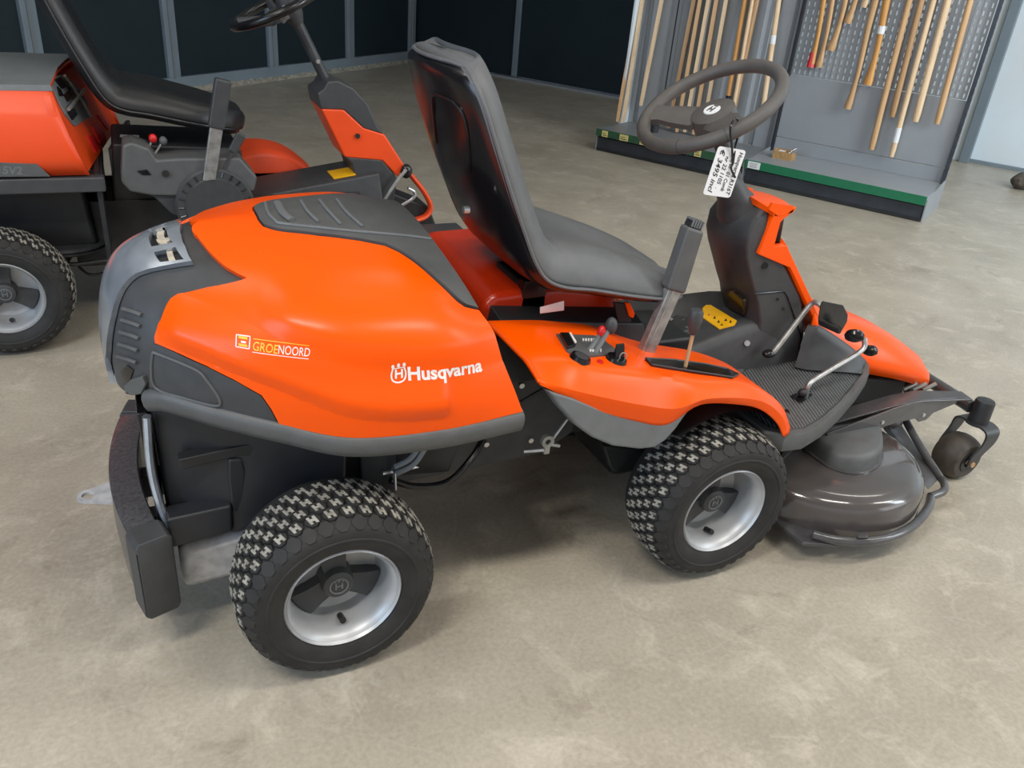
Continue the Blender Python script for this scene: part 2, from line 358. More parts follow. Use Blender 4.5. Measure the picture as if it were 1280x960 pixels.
# ---- handles: shelf-local x, bottom z, top z, lean
def sp(px, py, y):
    n = E2; d = ray(px, py); q = CP+d*(((SO+E2*y)-CP).dot(n)/d.dot(n)); p = q-SO; return (p.dot(E1), p.z)
HF = 'wooden handles leaning in the left bay'; HR = 'wooden handles hanging on the perforated panel'
def handle(bot, top, r, m, label, yb, yt, shape='pole', band=None, group=None, sq=False, zt=None):
    (x0, z0), (x1, z1) = sp(*bot, yb), sp(*top, yt)
    k = ((zt or 1.75)-z0)/(z1-z0); x2 = x0+(x1-x0)*k; z2 = z0+(z1-z0)*k; y2 = yb+(yt-yb)*min(k, 1.15)
    A = sl(x0, yb, z0); B = sl(x2, y2, z2)
    r *= 1.12; L = (B-A).length; pts = []; rad = []
    N = 24
    for i in range(N+1):
        t = i/N; s = t*L; p = A.lerp(B, t); rr = r
        if shape in ('axe', 'adze'):
            if s < .07: rr = r*(1.75-.6*s/.07) if s > .006 else r*1.4
            elif s < .17: rr = r*(1.15-.25*(s-.07)/.1)
            else: rr = r*(.85+.35*min(1, (s-.15)/.5))
            bend = .022*math.sin(min(1, s/.5)*math.pi) if shape == 'adze' else .008*math.sin(min(1, s/.6)*math.pi*1.5)
            p = p+E1*bend
        elif i == 0: rr = r*.85
        pts.append(p); rad.append(rr)
    if sq: vf = tube(pts, r, 4, rad=rad)
    else: vf = tube(pts, r, 10, rad=rad, flat=.8 if shape != 'pole' else 1)
    root = obj('wooden_handle', *vf, m, None, sharp=60)
    tag(root, label, 'handle', group)
    if band:
        for (s0, s1, bm_, nm) in band:
            a, b = A.lerp(B, s0/L), A.lerp(B, s1/L); off = E1*(.008*math.sin(min(1, s0/.6)*math.pi*1.5) if shape == 'axe' else 0)
            part(nm, tube([a+off, (a+b)/2+off, b+off], r*1.3, 10, rad=[r*(1.62 if (shape != 'pole' and s0 < .03) else 1.06), r*1.3 if (shape != 'pole' and s0 < .03) else r*1.06, r*1.06]), bm_, root)
    return root
hb = YB-.05
R = [  # bottom px, top px, radius, wood, label, shape, bands
 ((1013, 84), (1030, 0), .017, 'woodo', 'orange varnished axe handle dipped in red at its grip', 'axe', [(0, .1, 'red', 'red_grip')]),
 ((1023, 84), (1041, 0), .016, 'woodm', 'tan axe handle with flared grip right beside the red gripped handle', 'axe', None),
 ((1038, 63), (1053, 0), .019, 'woodm', 'short curved tan handle ending above and right of the red gripped handle', 'adze', None),
 ((1059, 29), (1068, 0), .017, 'woodm', 'short tan handle hanging highest but one, left of the pale stub', 'axe', None),
 ((1079, 9), (1082, 0), .014, 'woodp', 'pale stub of a handle hanging highest on the perforated panel', 'axe', None),
 ((1059, 136), (1092, 15), .0175, 'woodm', 'long slim tan axe handle with flared end left of the yellowish one', 'axe', None),
 ((1084, 106), (1110, 0), .021, 'woodo', 'thick yellowish axe handle carrying a pale blue sticker', 'axe', [(.33, .38, 'white', 'sticker')]),
 ((1089, 187), (1137, 0), .019, 'woodm', 'long straight tan pole reaching down to the left of the white marked pole', 'pole', None),
 ((1115, 146), (1152, 0), .019, 'woodd', 'dull brown pole hanging between two longer lighter poles', 'pole', None),
 ((1114, 196), (1167, 0), .017, 'woodp', 'pale pole with white label reaching lowest of the hanging handles', 'pole', [(.1, .20, 'white', 'sticker')]),
 ((1144, 152), (1185, 0), .021, 'woodp', 'thick pale yellow pole with dark knots beside the last pole on the right', 'pole', None),
 ((1171, 155), (1213, 0), .018, 'woodm', 'rightmost hanging pole, tan, next to the slotted upright', 'pole', None),
]
for b, t, r, m_, lab, sh_, bd in R: handle(b, t, r, m_, lab, hb, hb, sh_, bd, group=HR, zt=1.62)
for (px, py) in ((1040, 6), (1094, 4), (1150, 4), (1190, 4)): pass
Lh = [
 ((772, 152), (801, 0), .018, 'woodm', 'leftmost leaning pole of the left bay, tan and square'),
 ((779, 153), (806, 0), .017, 'woodp', 'second leaning pole from the left, tight against the leftmost one'),
 ((801, 132), (828, 0), .018, 'woodp', 'pale lone square pole right of the leftmost pair'),
 ((836, 160), (868, 0), .019, 'woodd', 'brown pole first of the bunch behind the steering wheel'),
 ((846, 165), (876, 0), .017, 'woodm', 'tan pole second of the bunch behind the steering wheel'),
 ((856, 165), (886, 0), .018, 'woodp', 'pale square pole third of the bunch behind the steering wheel'),
 ((867, 168), (896, 0), .018, 'woodm', 'tan square pole fourth of the bunch behind the steering wheel'),
 ((878, 168), (908, 0), .017, 'woodp', 'pale square pole last of the bunch behind the steering wheel'),
]
for i, (b, t, r, m_, lab) in enumerate(Lh): handle(b, t, r, m_, lab, (.36, .36, .46, .475, .45, .475, .47, .475)[i], YB-.06, 'pole', None, HF, sq=True, zt=1.7)
handle((908, 135), (933, 0), .017, 'woodo', 'orange varnished pole ending in a black ferrule above the steering wheel hub', .42, YB-.05, 'pole', [(0, .09, 'black', 'ferrule')], HF)
handle((917, 138), (948, 0), .018, 'woodd', 'brown pole with white sticker right of the orange varnished pole', .42, YB-.04, 'pole', [(.30, .335, 'white', 'sticker')], HF)
handle((914, 150), (942, 0), .013, 'woodp', 'thin pale pole between the orange and the brown stickered pole', .40, YB-.07, 'pole', None, HF)
handle((953, 140), (975, 0), .0175, 'woodp', 'pale round pole standing alone next to the bay divider', .42, YB-.05, 'pole', [(.47, .53, 'white', 'sticker')], HF)
# small cardboard box of bits on the shelf
c0 = sl(1.43, .30, .172)
bx = thing('cardboard_box', 'small open cardboard box holding loose bits on the grey base shelf', 'box', c0, rz=SR, local=True)
w = MB(); t_ = .004
w.add(box(-.07, .07, -.05, .05, 0, t_)); w.add(box(-.07, .07, -.05, -.05+t_, t_, .055)); w.add(box(-.07, .07, .05-t_, .05, t_, .06)); w.add(box(-.07, -.07+t_, -.046, .046, t_, .06)); w.add(box(.07-t_, .07, -.046, .046, t_, .05))
part('carton', w.out(), 'card', bx)
part('paper_slip', hexa([(-.05, -.03, .04), (.0, -.04, .045), (.0, .02, .05), (-.05, .03, .05)], [(-.05, -.03, .043), (.0, -.04, .048), (.0, .02, .053), (-.05, .03, .053)]), 'white', bx)
for k in range(4): part('loose_bit', cyl((-.01+.012*k, -.02, .015), (.06+.012*k, .03-.01*k, .075+.01*(k % 2)), .006, 8), 'steel' if k % 2 else 'clear', bx)
ct = thing('metal_cup', 'small dark cup standing on the left base shelf behind the steering wheel', 'cup', sl(.36, .3, .172))
o = part('cup_body', cyl(sl(.36, .3, .172), sl(.36, .3, .23), .03, 16, .035), 'frame', ct)
bg = at(1272, 236, 'z', 0)
v, f = blob((bg.x+.06, bg.y, .06), .13, .09, .07)
v = [p+Vector((random.uniform(-.008, .008), random.uniform(-.008, .008), 0)) for p in v]
tag(obj('brown_sack', v, f, 'sack'), 'dark brown lump lying on the floor before the white wall at the right edge', 'sack')

# ================================================================ WHEELS
def h_shape(s):
    a, b, c = .5*s, .17*s, .17*s
    return [(-a, -a), (-b, -a), (-b, -c), (b, -c), (b, -a), (a, -a), (a, a), (b, a), (b, c), (-b, c), (-b, a), (-a, a)]
def tread_mesh(R, Wd, pads, rows, j0=0):
    "lugs on the crown: dark pads or light H tops, real blocks"
    mb = MB(); n = 36
    for j, (y, rr) in enumerate(rows, j0):
        for i in range(n):
            a = 2*math.pi*(i+.5*(j % 2))/n
            er = Vector((math.cos(a), 0, math.sin(a))); et = Vector((-math.sin(a), 0, math.cos(a))); ey = Vector((0, 1, 0))
            tilt = (y-Wd/2)/(Wd/2); nr = (er+ey*(.75*tilt**3)).normalized(); ev = (ey-nr*ey.dot(nr)).normalized()
            if pads:
                s = .0168; pts = [(-s, 0), (-.003, -s), (.003, -s), (s, 0), (.003, s), (-.003, s)]; h0, h1 = -.012, 0.0
                pts = [(-s*1.0, -s*.25), (-s*.35, -s), (s*.35, -s), (s, -s*.25), (s, s*.25), (s*.35, s), (-s*.35, s), (-s, s*.25)]
            else:
                pts = [(p*.9+q*.28, q) for p, q in h_shape(.0185)]; h0, h1 = -.002, .0012
            c = er*rr+ey*y; k = len(pts); top = .88 if pads else 1
            v = [c+et*p+ev*q+nr*h0 for p, q in pts]+[c+et*p*top+ev*q*top+nr*h1 for p, q in pts]
            mb.add((v, [tuple(range(k, 2*k))]+[(m, (m+1) % k, k+(m+1) % k, k+m) for m in range(k)]))
    return mb.out()
TYRE_R, TYRE_W = .203, .172
ROWS = [(.012+.0295*k*.84, 0) for k in range(7)]
ROWS = [(y-.006, TYRE_R-.026*abs((y-.08)/.086)**2.6) for y, _ in [(.006+.0247*k, 0) for k in range(7)]]



def build_wheel_meshes():
    R = TYRE_R
    out = [(.112, .010), (.118, .002), (.126, -.006), (.145, -.012), (.165, -.013), (.178, -.008), (.187, .004), (.192, .022), (.195, .05), (.1955, .08), (.195, .11), (.192, .138), (.186, .158), (.165, .172), (.14, .168), (.118, .155), (.112, .15)]
    tyre = lathe(out, 72)
    mb = MB(); mb.add(tyre)
    # raised rings on the side wall
    mb.add(lathe([(.150, -.0122), (.152, -.0145), (.155, -.0145), (.157, -.0128)], 60))
    rim = lathe([(.105, .016), (.113, .004), (.1165, -.003), (.1195, .0), (.118, .006), (.112, .012)], 60)
    r2 = lathe([(.1125, .0035), (.1085, .008), (.104, .014), (.100, .03), (.0990, .05), (.097, .072), (.09, .084), (.07, .088), (.04, .086), (.0, .086)], 60)
    rb = MB(); rb.add(rim); rb.add(r2); rb.add(lathe([(.108, .07), (.108, .15), (.114, .158)], 48))
    hub = MB()
    hub.add(lathe([(.0, .040), (.026, .040), (.031, .043), (.033, .050), (.036, .084), (.02, .084)], 32))
    for k in range(3):
        a = math.radians(95+120*k); pts = [(.02, -.022), (.055, -.026), (.088, -.034), (.093, -.012), (.093, .012), (.088, .034), (.055, .026), (.02, .022)]
        T = Matrix.Rotation(-a, 4, 'Y')
        v, f = prism(pts, .058, .086); v = [Vector((p[0], p[1]+max(0, p[0]-.03)*.12, p[2])) for p in v]
        hub.add((v, f), T)
    emb = MB(); emb.add(lathe([(.017, .040), (.017, .0382), (.020, .0382), (.020, .040)], 24))
    emb.add(box(-.008, -.005, .0382, .040, -.008, .008)); emb.add(box(.005, .008, .0382, .040, -.008, .008)); emb.add(box(-.005, .005, .0382, .040, -.0015, .0015))
    for k in (-1, 0, 1): emb.add(box(.008*k-.0018, .008*k+.0018, .0382, .040, .011, .0165))
    valve = cyl((.004, .030, -.086), (.004, .055, -.094), .007, 12)
    return dict(tyre=(mb.out(), 'rubber'), tread=(tread_mesh(R, .16, True, ROWS), 'rubber'), tread_top=(tread_mesh(R, .16, False, ROWS[1:-1], 1), 'dust'), rim=(rb.out(), 'rim'), hub_cap=(hub.out(), 'dgrey'), hub_emblem=(emb.out(), 'lgrey'), valve=(valve, 'black'))
WM = build_wheel_meshes(); WPROTO = {}
def place_wheel(parent, x, y, rot=0, flip=False, s=1.0, name='wheel'):
    "the rim is the wheel part, its pieces are sub-parts"
    wl_ = Vector((x, y, TYRE_R*s))
    first = not WPROTO; objs = []
    for k, (vf, m) in WM.items():
        if k not in WPROTO:
            o = obj(k, vf[0], vf[1], m, None, sharp=40); c = FRAME[o.name].copy(); me = o.data
            for v in me.vertices: v.co += c
            WPROTO[k] = me; bpy.data.objects.remove(o)
    root = bpy.data.objects.new(name, WPROTO['rim']); COL.objects.link(root); root.parent = parent
    root.location = wl_-worldloc(parent); root.rotation_euler = (0, 0, rot+(math.pi if flip else 0)); root.scale = (s, s, s); FRAME[root.name] = wl_
    for k in WM:
        if k == 'rim': continue
        o = bpy.data.objects.new(k, WPROTO[k]); COL.objects.link(o); o.parent = root; FRAME[o.name] = wl_
        if k.startswith('tread'): o['kind'] = 'stuff'
    return root

# ================================================================ MOWER 1
YC = .42
MW = thing('riding_mower', 'orange ride-on mower with grey seat and front cutting deck filling the foreground', 'lawn mower', (.45, YC, 0))
place_wheel(MW, 0, -.002, .03); place_wheel(MW, .935, -.002, 0)
place_wheel(MW, 0, .84, .03, True); place_wheel(MW, .935, .84, 0, True)
# ---- hood surface: ribs from the skirt up to the centre line (near half)
RIBS = [
 [(.370, .032, .555), (.350, .038, .603), (.326, .050, .66), (.304, .072, .714), (.292, .106, .742), (.275, .168, .783), (.257, .28, .826), (.250, .35, .842), (.248, .42, .847)],
 [(.200, .016, .555), (.200, .010, .61), (.197, .020, .665), (.192, .030, .722), (.184, .066, .770), (.170, .145, .813), (.150, .25, .838), (.142, .33, .852), (.138, .42, .857)],
 [(.030, .030, .558), (.030, .024, .615), (.030, .034, .67), (.030, .042, .728), (.032, .074, .775), (.036, .16, .818), (.040, .27, .842), (.040, .345, .855), (.040, .42, .860)],
 [(-.09, .088, .575), (-.09, .082, .63), (-.088, .086, .68), (-.085, .092, .732), (-.080, .122, .778), (-.068, .19, .815), (-.050, .275, .839), (-.036, .345, .851), (-.030, .42, .857)],
 [(-.19, .150, .588), (-.19, .146, .64), (-.188, .150, .69), (-.18, .162, .738), (-.165, .192, .780), (-.142, .242, .813), (-.108, .31, .835), (-.082, .36, .847), (-.070, .42, .853)],
 [(-.280, .225, .595), (-.280, .222, .65), (-.276, .228, .70), (-.264, .244, .745), (-.242, .270, .782), (-.206, .305, .812), (-.158, .345, .834), (-.115, .382, .846), (-.090, .42, .852)],
 [(-.338, .310, .555), (-.342, .305, .62), (-.336, .308, .69), (-.322, .320, .745), (-.296, .338, .785), (-.253, .358, .815), (-.198, .38, .835), (-.14, .40, .846), (-.100, .42, .851)],
 [(-.362, .42, .540), (-.366, .42, .62), (-.360, .42, .69), (-.345, .42, .750), (-.318, .42, .794), (-.272, .42, .822), (-.210, .42, .839), (-.15, .42, .847), (-.105, .42, .850)]]
RIBS = [[Vector(p) for p in r] for r in RIBS]
def S0(u, v):
    u = max(0, min(7, u)); v = max(0, min(8, v))
    def ribpt(k):
        r = RIBS[k] if 0 <= k <= 7 else None
        if k == -1: a, b = ribpt(0), ribpt(1); return 2*a-b
        if k == 8: a = ribpt(6).copy(); a.y = 2*YC-a.y; return a
        i = min(7, int(v)); t = v-i; g = lambda q: r[max(0, min(8, q))]
        a = g(i-1) if i > 0 else 2*g(0)-g(1)
        if i < 7: d = g(i+2)
        else: d = g(7).copy(); d.y = 2*YC-d.y
        return cr(a, g(i), g(i+1), d, t)
    i = min(6, int(u)); t = u-i
    return cr(ribpt(i-1), ribpt(i), ribpt(i+1), ribpt(i+2), t)
def SN(u, v):
    e = .02; u0, u1, v0, v1 = max(0, u-e), min(7, u+e), max(0, v-e), min(8, v+e)
    n = (S(u1, v)-S(u0, v)).cross(S(u, v1)-S(u, v0)).normalized()
    c = Vector((0, YC, .6)); 
    if v > 7.97: n.y = 0; n.normalize()
    if u > 6.97: n.y = 0; n.normalize()
    if n.dot(S(u, v)-c) < 0: n = -n
    return n
CREASES = []      # (list of (u, v), height, width below, width above)
def S(u, v):
    p = S0(u, v)
    if CREASES:
        n = None
        for L, h, wb, wa in CREASES:
            if u > L[-1][0] or u < L[0][0]: continue
            for (u0, v0), (u1, v1) in zip(L, L[1:]):
                if u0 <= u <= u1:
                    t = (u-u0)/max(1e-6, u1-u0); vc = v0+(v1-v0)*t; d = v-vc; k = 1-abs(d)/(wa if d > 0 else wb)
                    e = min(1, (L[-1][0]-u)/.4, (u-L[0][0]+.5)/.5)
                    if k > 0: n = n or SN0(u, v); p = p+n*(h*k*e)
                    break
    return p
def SN0(u, v):
    e = .05; u0, u1, v0, v1 = max(0, u-e), min(7, u+e), max(0, v-e), min(8, v+e)
    n = (S0(u1, v)-S0(u0, v)).cross(S0(u, v1)-S0(u, v0)).normalized()
    return -n if n.dot(S0(u, v)-Vector((0, YC, .6))) < 0 else n
NU, NV = 56, 48
gv = [S(7*i/NU, 8*j/NV) for i in range(NU+1) for j in range(NV+1)]
gf = [(i*(NV+1)+j, (i+1)*(NV+1)+j, (i+1)*(NV+1)+j+1, i*(NV+1)+j+1) for i in range(NU) for j in range(NV)]
HB = BVHTree.FromPolygons(gv, gf)
def uvof(px, py):
    loc_, n_, idx, d_ = HB.ray_cast(CP, ray(px, py).normalized())
    if loc_ is None:
        q = CP+ray(px, py)*1.75; loc_, n_, idx, d_ = HB.find_nearest(q)
        best = None
        for k in range(60):
            q = CP+ray(px, py)*(1.1+.03*k); l2, n2, i2, d2 = HB.find_nearest(q)
            if best is None or d2 < best[0]: best = (d2, l2, i2)
        loc_, idx = best[1], best[2]
    w = interpolate.poly_3d_calc([gv[k] for k in gf[idx]], loc_); u = v = 0
    for k, wt in zip(gf[idx], w): u += wt*(7*(k//(NV+1))/NU); v += wt*(8*(k % (NV+1))/NV)
    return (u, v)
def both(vf):
    v, f = vf; m = MB(); m.add((v, f)); m.add(([Vector((p[0], 2*YC-p[1], p[2])) for p in v], [tuple(reversed(q)) for q in f])); 
    return m.out()
_l = sorted(uvof(*q) for q in ((203, 406), (262, 430), (330, 458), (380, 477), (430, 496), (490, 504), (560, 500)))
_u = sorted(uvof(*q) for q in ((330, 392), (400, 416), (456, 428), (520, 432), (600, 424)))
CREASES += [(_l, .0130, .55, 1.3), ([(0, _u[0][1])]+_u, .0085, .8, 1.3)]
gv = [S(7*i/NU, 8*j/NV) for i in range(NU+1) for j in range(NV+1)]; HB = BVHTree.FromPolygons(gv, gf)
FULL = both((gv, gf)); FB = BVHTree.FromPolygons(FULL[0], FULL[1])
def onhood(px, py, up=0.0):
    l, n, i, d = FB.ray_cast(CP, ray(px, py).normalized())
    if l is None:
        best = min((FB.find_nearest(CP+ray(px, py)*(1.1+.03*k)) for k in range(60)), key=lambda q: q[3]); l, n = best[0], best[1]
    if n.dot(l-Vector((0, YC, .6))) < 0: n = -n
    return l+n*up
def pboth(name, vf, m, parent, fix=None, **k):
    "the near piece and its mirror image as two parts"
    out = []
    for w in (vf, ([Vector((p[0], 2*YC-p[1], p[2])) for p in vf[0]], [tuple(reversed(q)) for q in vf[1]])):
        o = part(name, w, m, parent, **k); out.append(fix(o) if fix else o)
    return out
def weld(o, d=.0004):
    bm = bmesh.new(); bm.from_mesh(o.data); bmesh.ops.remove_doubles(bm, verts=bm.verts, dist=d); bmesh.ops.recalc_face_normals(bm, faces=bm.faces)
    for f in bm.faces: f.smooth = True
    for e in bm.edges:
        e.smooth = not (len(e.link_faces) == 2 and e.calc_face_angle(0) > math.radians(38))
    bm.to_mesh(o.data); bm.free(); return o
def dens(poly, step):
    out = []; n = len(poly)
    for i in range(n):
        a, b = Vector(poly[i]), Vector(poly[(i+1) % n]); k = max(1, int((b-a).length/step))
        out += [a.lerp(b, t/k) for t in range(k)]
    return out
def inside(p, poly):
    c = False; n = len(poly)
    for i in range(n):
        a, b = poly[i], poly[(i+1) % n]
        if (a[1] > p[1]) != (b[1] > p[1]) and p[0] < (b[0]-a[0])*(p[1]-a[1])/(b[1]-a[1])+a[0]: c = not c
    return c
def patch(poly, off, depth, step=.14, holes=(), surf=S, norm=SN, rnd=.0):
    "a panel of its own cut to the outline, standing proud of the body by off"
    B = dens(poly, step*.6); loops = [list(range(len(B)))]; V = list(B); 
    for h in holes:
        hh = dens(h, step*.6); loops.append(list(range(len(V), len(V)+len(hh)))); V += hh
    E = [(l[i], l[(i+1) % len(l)]) for l in loops for i in range(len(l))]
    us = [p[0] for p in V]; vs_ = [p[1] for p in V]; x = min(us)
    nb = len(V); bd = list(V)
    while x < max(us):
        y = min(vs_)
        while y < max(vs_):
            p = Vector((x, y))
            if inside(p, B) and not any(inside(p, [V[i] for i in l]) for l in loops[1:]) and min((p-q).length for q in bd) > step*.45: V.append(p)
            y += step
        x += step
    vo, eo, fo, ov, oe, of = geometry.delaunay_2d_cdt([Vector(p) for p in V], E, [], 1, 1e-5)
    fo = [f for f in fo if not any(inside(sum((Vector(vo[i]) for i in f), Vector((0, 0)))/len(f), [bd[i] for i in l]) for l in loops[1:])]
    top = [surf(p[0], p[1])+norm(p[0], p[1])*off for p in vo]; n = len(top)
    cnt = {}
    for f in fo:
        for i in range(len(f)):
            a, b = f[i], f[(i+1) % len(f)]; cnt.setdefault(frozenset((a, b)), []).append((a, b))
    v = top[:]; f = list(map(tuple, fo)); m = {}
    def low(i):
        if i not in m: m[i] = len(v); v.append(surf(vo[i][0], vo[i][1])+norm(vo[i][0], vo[i][1])*(off-depth))
        return m[i]
    for k, l in cnt.items():
        if len(l) == 1:
            a, b = l[0]
            if (abs(vo[a][1]-8) < 1e-3 and abs(vo[b][1]-8) < 1e-3) or (abs(vo[a][0]-7) < 1e-3 and abs(vo[b][0]-7) < 1e-3): continue
            f.append((b, a, low(a), low(b)))
    return v, f
PXP = lambda L: [uvof(*p) for p in L]
tail = weld(part('hood_tail_shell', both((gv, gf)), 'dgrey', MW))
# orange cover
bot = [(u, .10) for u in (0, .5, 1, 1.5, 2, 2.5)]
p_sp = PXP([(352, 527)]); p_up = PXP([(342, 508), (330, 491), (296, 472), (262, 455), (230, 441), (199, 428)])
p_rear = PXP([(198, 421), (202, 408), (207, 401), (209, 395), (213, 384), (218, 376), (226, 371), (262, 363), (303, 355), (311, 352), (300, 347), (284, 338), (270, 326), (258, 313), (248, 300), (242, 288), (240, 277)])
ins_edge = PXP([(316, 264), (319, 272), (323, 281), (330, 289), (345, 294), (400, 301), (450, 307), (480, 313), (497, 321), (512, 331), (540, 355), (566, 380), (577, 388)])
SEAMV = min(7.2, p_rear[-2][1]+.25)
ocu = [(u, .10) for u in (0, .5, 1, 1.5, 2, 2.5)]+p_sp+p_up+p_rear[:-1]+[(7, SEAMV), (7, 8), (4.0, 8)]+ins_edge+[(0, 4.05), (0, 3), (0, 2), (0, 1)]
hcov = both(patch(ocu, .010, .014, step=.085)); weld(part('hood_cover', hcov, 'orange', MW)); HCB = BVHTree.FromPolygons(*hcov)
icu = [(0, 8), (0, 7), (0, 6), (0, 5), (0, 4.12)]+list(reversed(PXP([(319, 264), (322, 272), (326, 281), (332, 287.5), (346, 292), (400, 299), (450, 305), (481, 311), (499, 319), (514, 329), (542, 353), (568, 378), (578, 385)])))+[(3.9, 8)]
ins = weld(part('hood_top_insert', both(patch(icu, .0130, .014, step=.13)), 'grey', MW))
def strip_on(L, w, off, th, surf=S, norm=SN):
    "raised rib following the surface"
    P = [surf(*p)+norm(*p)*off for p in L]; return tube(spline(P, 5), w, 8, flat=th)
part('plateau_edge', tube(spline([onhood(a, b, .0145) for a, b in ((333, 262), (337, 275), (345, 284), (353, 288), (400, 293), (440, 297), (475, 300), (510, 303), (536, 306))], 5), .0032, 8), 'lgrey', ins)
for k, L in enumerate((((348, 262), (355, 275), (366, 284)), ((377, 260), (385, 273), (398, 286)), ((400, 259), (410, 272), (426, 289)), ((421, 258), (433, 274), (453, 292)))):
    part('louvre', tube(spline([onhood(a, b, .0155) for a, b in L], 5), .008 if k == 0 else .0035, 8, flat=.5 if k == 0 else .8), 'lgrey', ins)
# dark side panels
spo = PXP([(191, 430), (198, 429), (206, 432), (232, 444), (264, 458), (298, 475), (328, 492), (340, 509), (350, 528), (300, 519), (262, 508), (230, 496), (202, 487), (191, 481), (189, 455)])
spl = pboth('hood_side_panel', patch(spo, .008, .012, step=.11), 'dgrey', MW, fix=weld)
spi = PXP([(196, 439), (220, 448), (250, 461), (262, 473), (278, 497), (272, 504), (235, 495), (200, 483), (194, 460)])
part('recess_rim', strip_on(spi+[spi[0]], .0028, .009, 1), 'grey', spl[0])
# silvered rear grille with openings
gr = PXP([(229, 300), (234, 314), (243, 332), (222, 335), (205, 338), (190, 341), (175, 346), (166, 353), (157, 365), (151, 380), (147, 396), (143, 415), (141, 440), (142, 462), (142, 474), (140, 485)])
gr = [(7, gr[0][1]+.25), (6.6, gr[0][1]+.17)]+gr+[(7, -.0)]
hol = [PXP([(189, 291), (211, 286), (219, 309), (193, 314)]), PXP([(196, 321), (222, 315), (233, 330), (204, 333)])]
g_ = weld(part('grille_cover', both(patch(gr, .012, .010, step=.10, holes=hol)), 'silver', MW))
hh = MB()
for h in hol:
    pboth('grille_recess', patch(h, .0015, .0025, step=.2), 'black', g_)
for (a, b, c, d) in (((198, 293), (207, 291), (212, 308), (203, 310)), ((210, 318), (217, 317), (222, 330), (214, 331)), ((197, 303), (213, 300), (214, 305), (199, 307))):
    pboth('grille_insert', patch(PXP([a, b, c, d]), .007, .006, step=.2), 'cream', g_)
part('grille_slot', hexa([onhood(a, b, .0125) for a, b in ((187, 285), (190, 281), (214, 274.5), (212, 279))], [onhood(a, b, .0135) for a, b in ((187, 285), (190, 281), (214, 274.5), (212, 279))]), 'black', g_, smooth=False)
# side vents of the tail
for (y0) in (386, 400, 415, 430, 445):
    L = PXP([(155-(y0-386)*.12, y0), (168-(y0-386)*.1, y0+4), (178-(y0-386)*.1, y0+8)])
    pboth('vent_rib', strip_on(L, .0045, .002, .8), 'grey', tail)
# tail lamp
for q in (PXP([(152, 463), (160, 456), (168, 462), (163, 478), (155, 476)]),): pboth('reflector_recess', patch(q, .002, .003, step=.15), 'black', tail)
pboth('tail_pad', patch(PXP([(160, 480), (168, 472), (182, 468), (187, 478), (186, 491), (170, 492), (162, 489)]), .010, .012, step=.12), 'grey', tail, bevel=.003)
# ---- skirt bar round the foot of the hood
sk = []
for i in range(0, 49):
    u = 5.35*i/48; p = S(u, 0); n = SN(u, .2); n.z = 0; n.normalize(); z = p.z
    base = Vector((p.x, p.y, z))
    prof = [(-.020, .006), (.008, .006), (.015, .000), (.017, -.010), (.014, -.026), (.006, -.040), (-.012, -.044), (-.020, -.040)]
    sk.append([base+n*a+Vector((0, 0, b)) for a, b in prof])
pboth('skirt_bar', loft(sk, True), 'grey', MW, sharp=50)
pboth('skirt_end_cap', (hexa([(.352, .03, .512), (.378, .03, .512), (.378, .20, .52), (.352, .2, .52)], [(.352, .03, .560), (.376, .03, .560), (.376, .20, .565), (.352, .2, .565)])), 'grey', MW, bevel=.004)
# hood inner (dark engine bay mass)
part('engine_block', hexa([(-.20, .30, .30), (.30, .22, .30), (.30, .62, .30), (-.20, .54, .30)], [(-.26, .26, .58), (.32, .12, .58), (.32, .72, .58), (-.26, .58, .58)]), 'blackm', MW, bevel=.01)
part('hood_front_frame', loft([[(.36-.42*(z-.56), y, z), (.345-.42*(z-.56), y, z)] for y, z in ((.05, .52), (.06, .62), (.12, .73), (.18, .77), (.29, .81), (.42, .83), (.55, .81), (.66, .77), (.72, .73), (.78, .62), (.79, .52))]), 'blackm', MW)
part('hood_front_wall', hexa([(.34, .08, .50), (.35, .08, .50), (.35, .76, .50), (.34, .76, .50)], [(.225, .28, .80), (.235, .28, .80), (.235, .56, .80), (.225, .56, .80)]), 'blackm', MW)
# ---- rear under-body (dark plastic body behind the rear axle)
ub = [(-.30, .26, .235), (-.17, .20, .255), (.06, .22, .30), (.06, .62, .30), (-.17, .64, .255), (-.30, .58, .235)]
ut = [(-.305, .27, .545), (-.20, .22, .55), (.06, .18, .53), (.06, .66, .53), (-.20, .62, .55), (-.305, .57, .545)]
bd_ = part('rear_body', hexa(ub, ut), 'under', MW, bevel=.012)
def pl_y(L, y): return [tuple(at(a, b, 'y', y)) for a, b in L]
def slab(L, y, t=.01): P = [at(a, b, 'y', y) for a, b in L]; return prism([(p.x, p.z) for p in P], y, y+t)
part('body_rib', slab([(223, 575), (310, 556), (330, 562), (355, 588), (345, 592), (318, 572), (300, 570), (226, 588)], .205, .03), 'blackm', bd_, bevel=.003)
part('body_rib', slab([(285, 575), (303, 573), (308, 590), (305, 640), (290, 642), (285, 600)], .203, .03), 'under', bd_, bevel=.006)
part('body_step', slab([(208, 650), (290, 632), (292, 665), (214, 686)], .195, .05), 'under', bd_, bevel=.006)
part('rear_shield', hexa([(-.318, .24, .245), (-.305, .24, .24), (-.305, .60, .24), (-.318, .60, .245)], [(-.33, .27, .53), (-.31, .27, .53), (-.31, .57, .53), (-.33, .57, .53)]), 'black', MW, bevel=.004)
part('rear_shield_trim', tube(spline([(-.312, .255, .53), (-.318, .245, .42), (-.31, .235, .33), (-.29, .225, .25)], 5), .012, 8, flat=.7), 'silver', MW)
# pale casting under the rear body
part('counterweight', hexa([(-.29, .22, .115), (-.12, .22, .13), (-.12, .36, .13), (-.29, .36, .115)], [(-.29, .215, .235), (-.12, .205, .25), (-.12, .38, .25), (-.29, .38, .235)]), 'casting', MW, bevel=.022, seg=3)
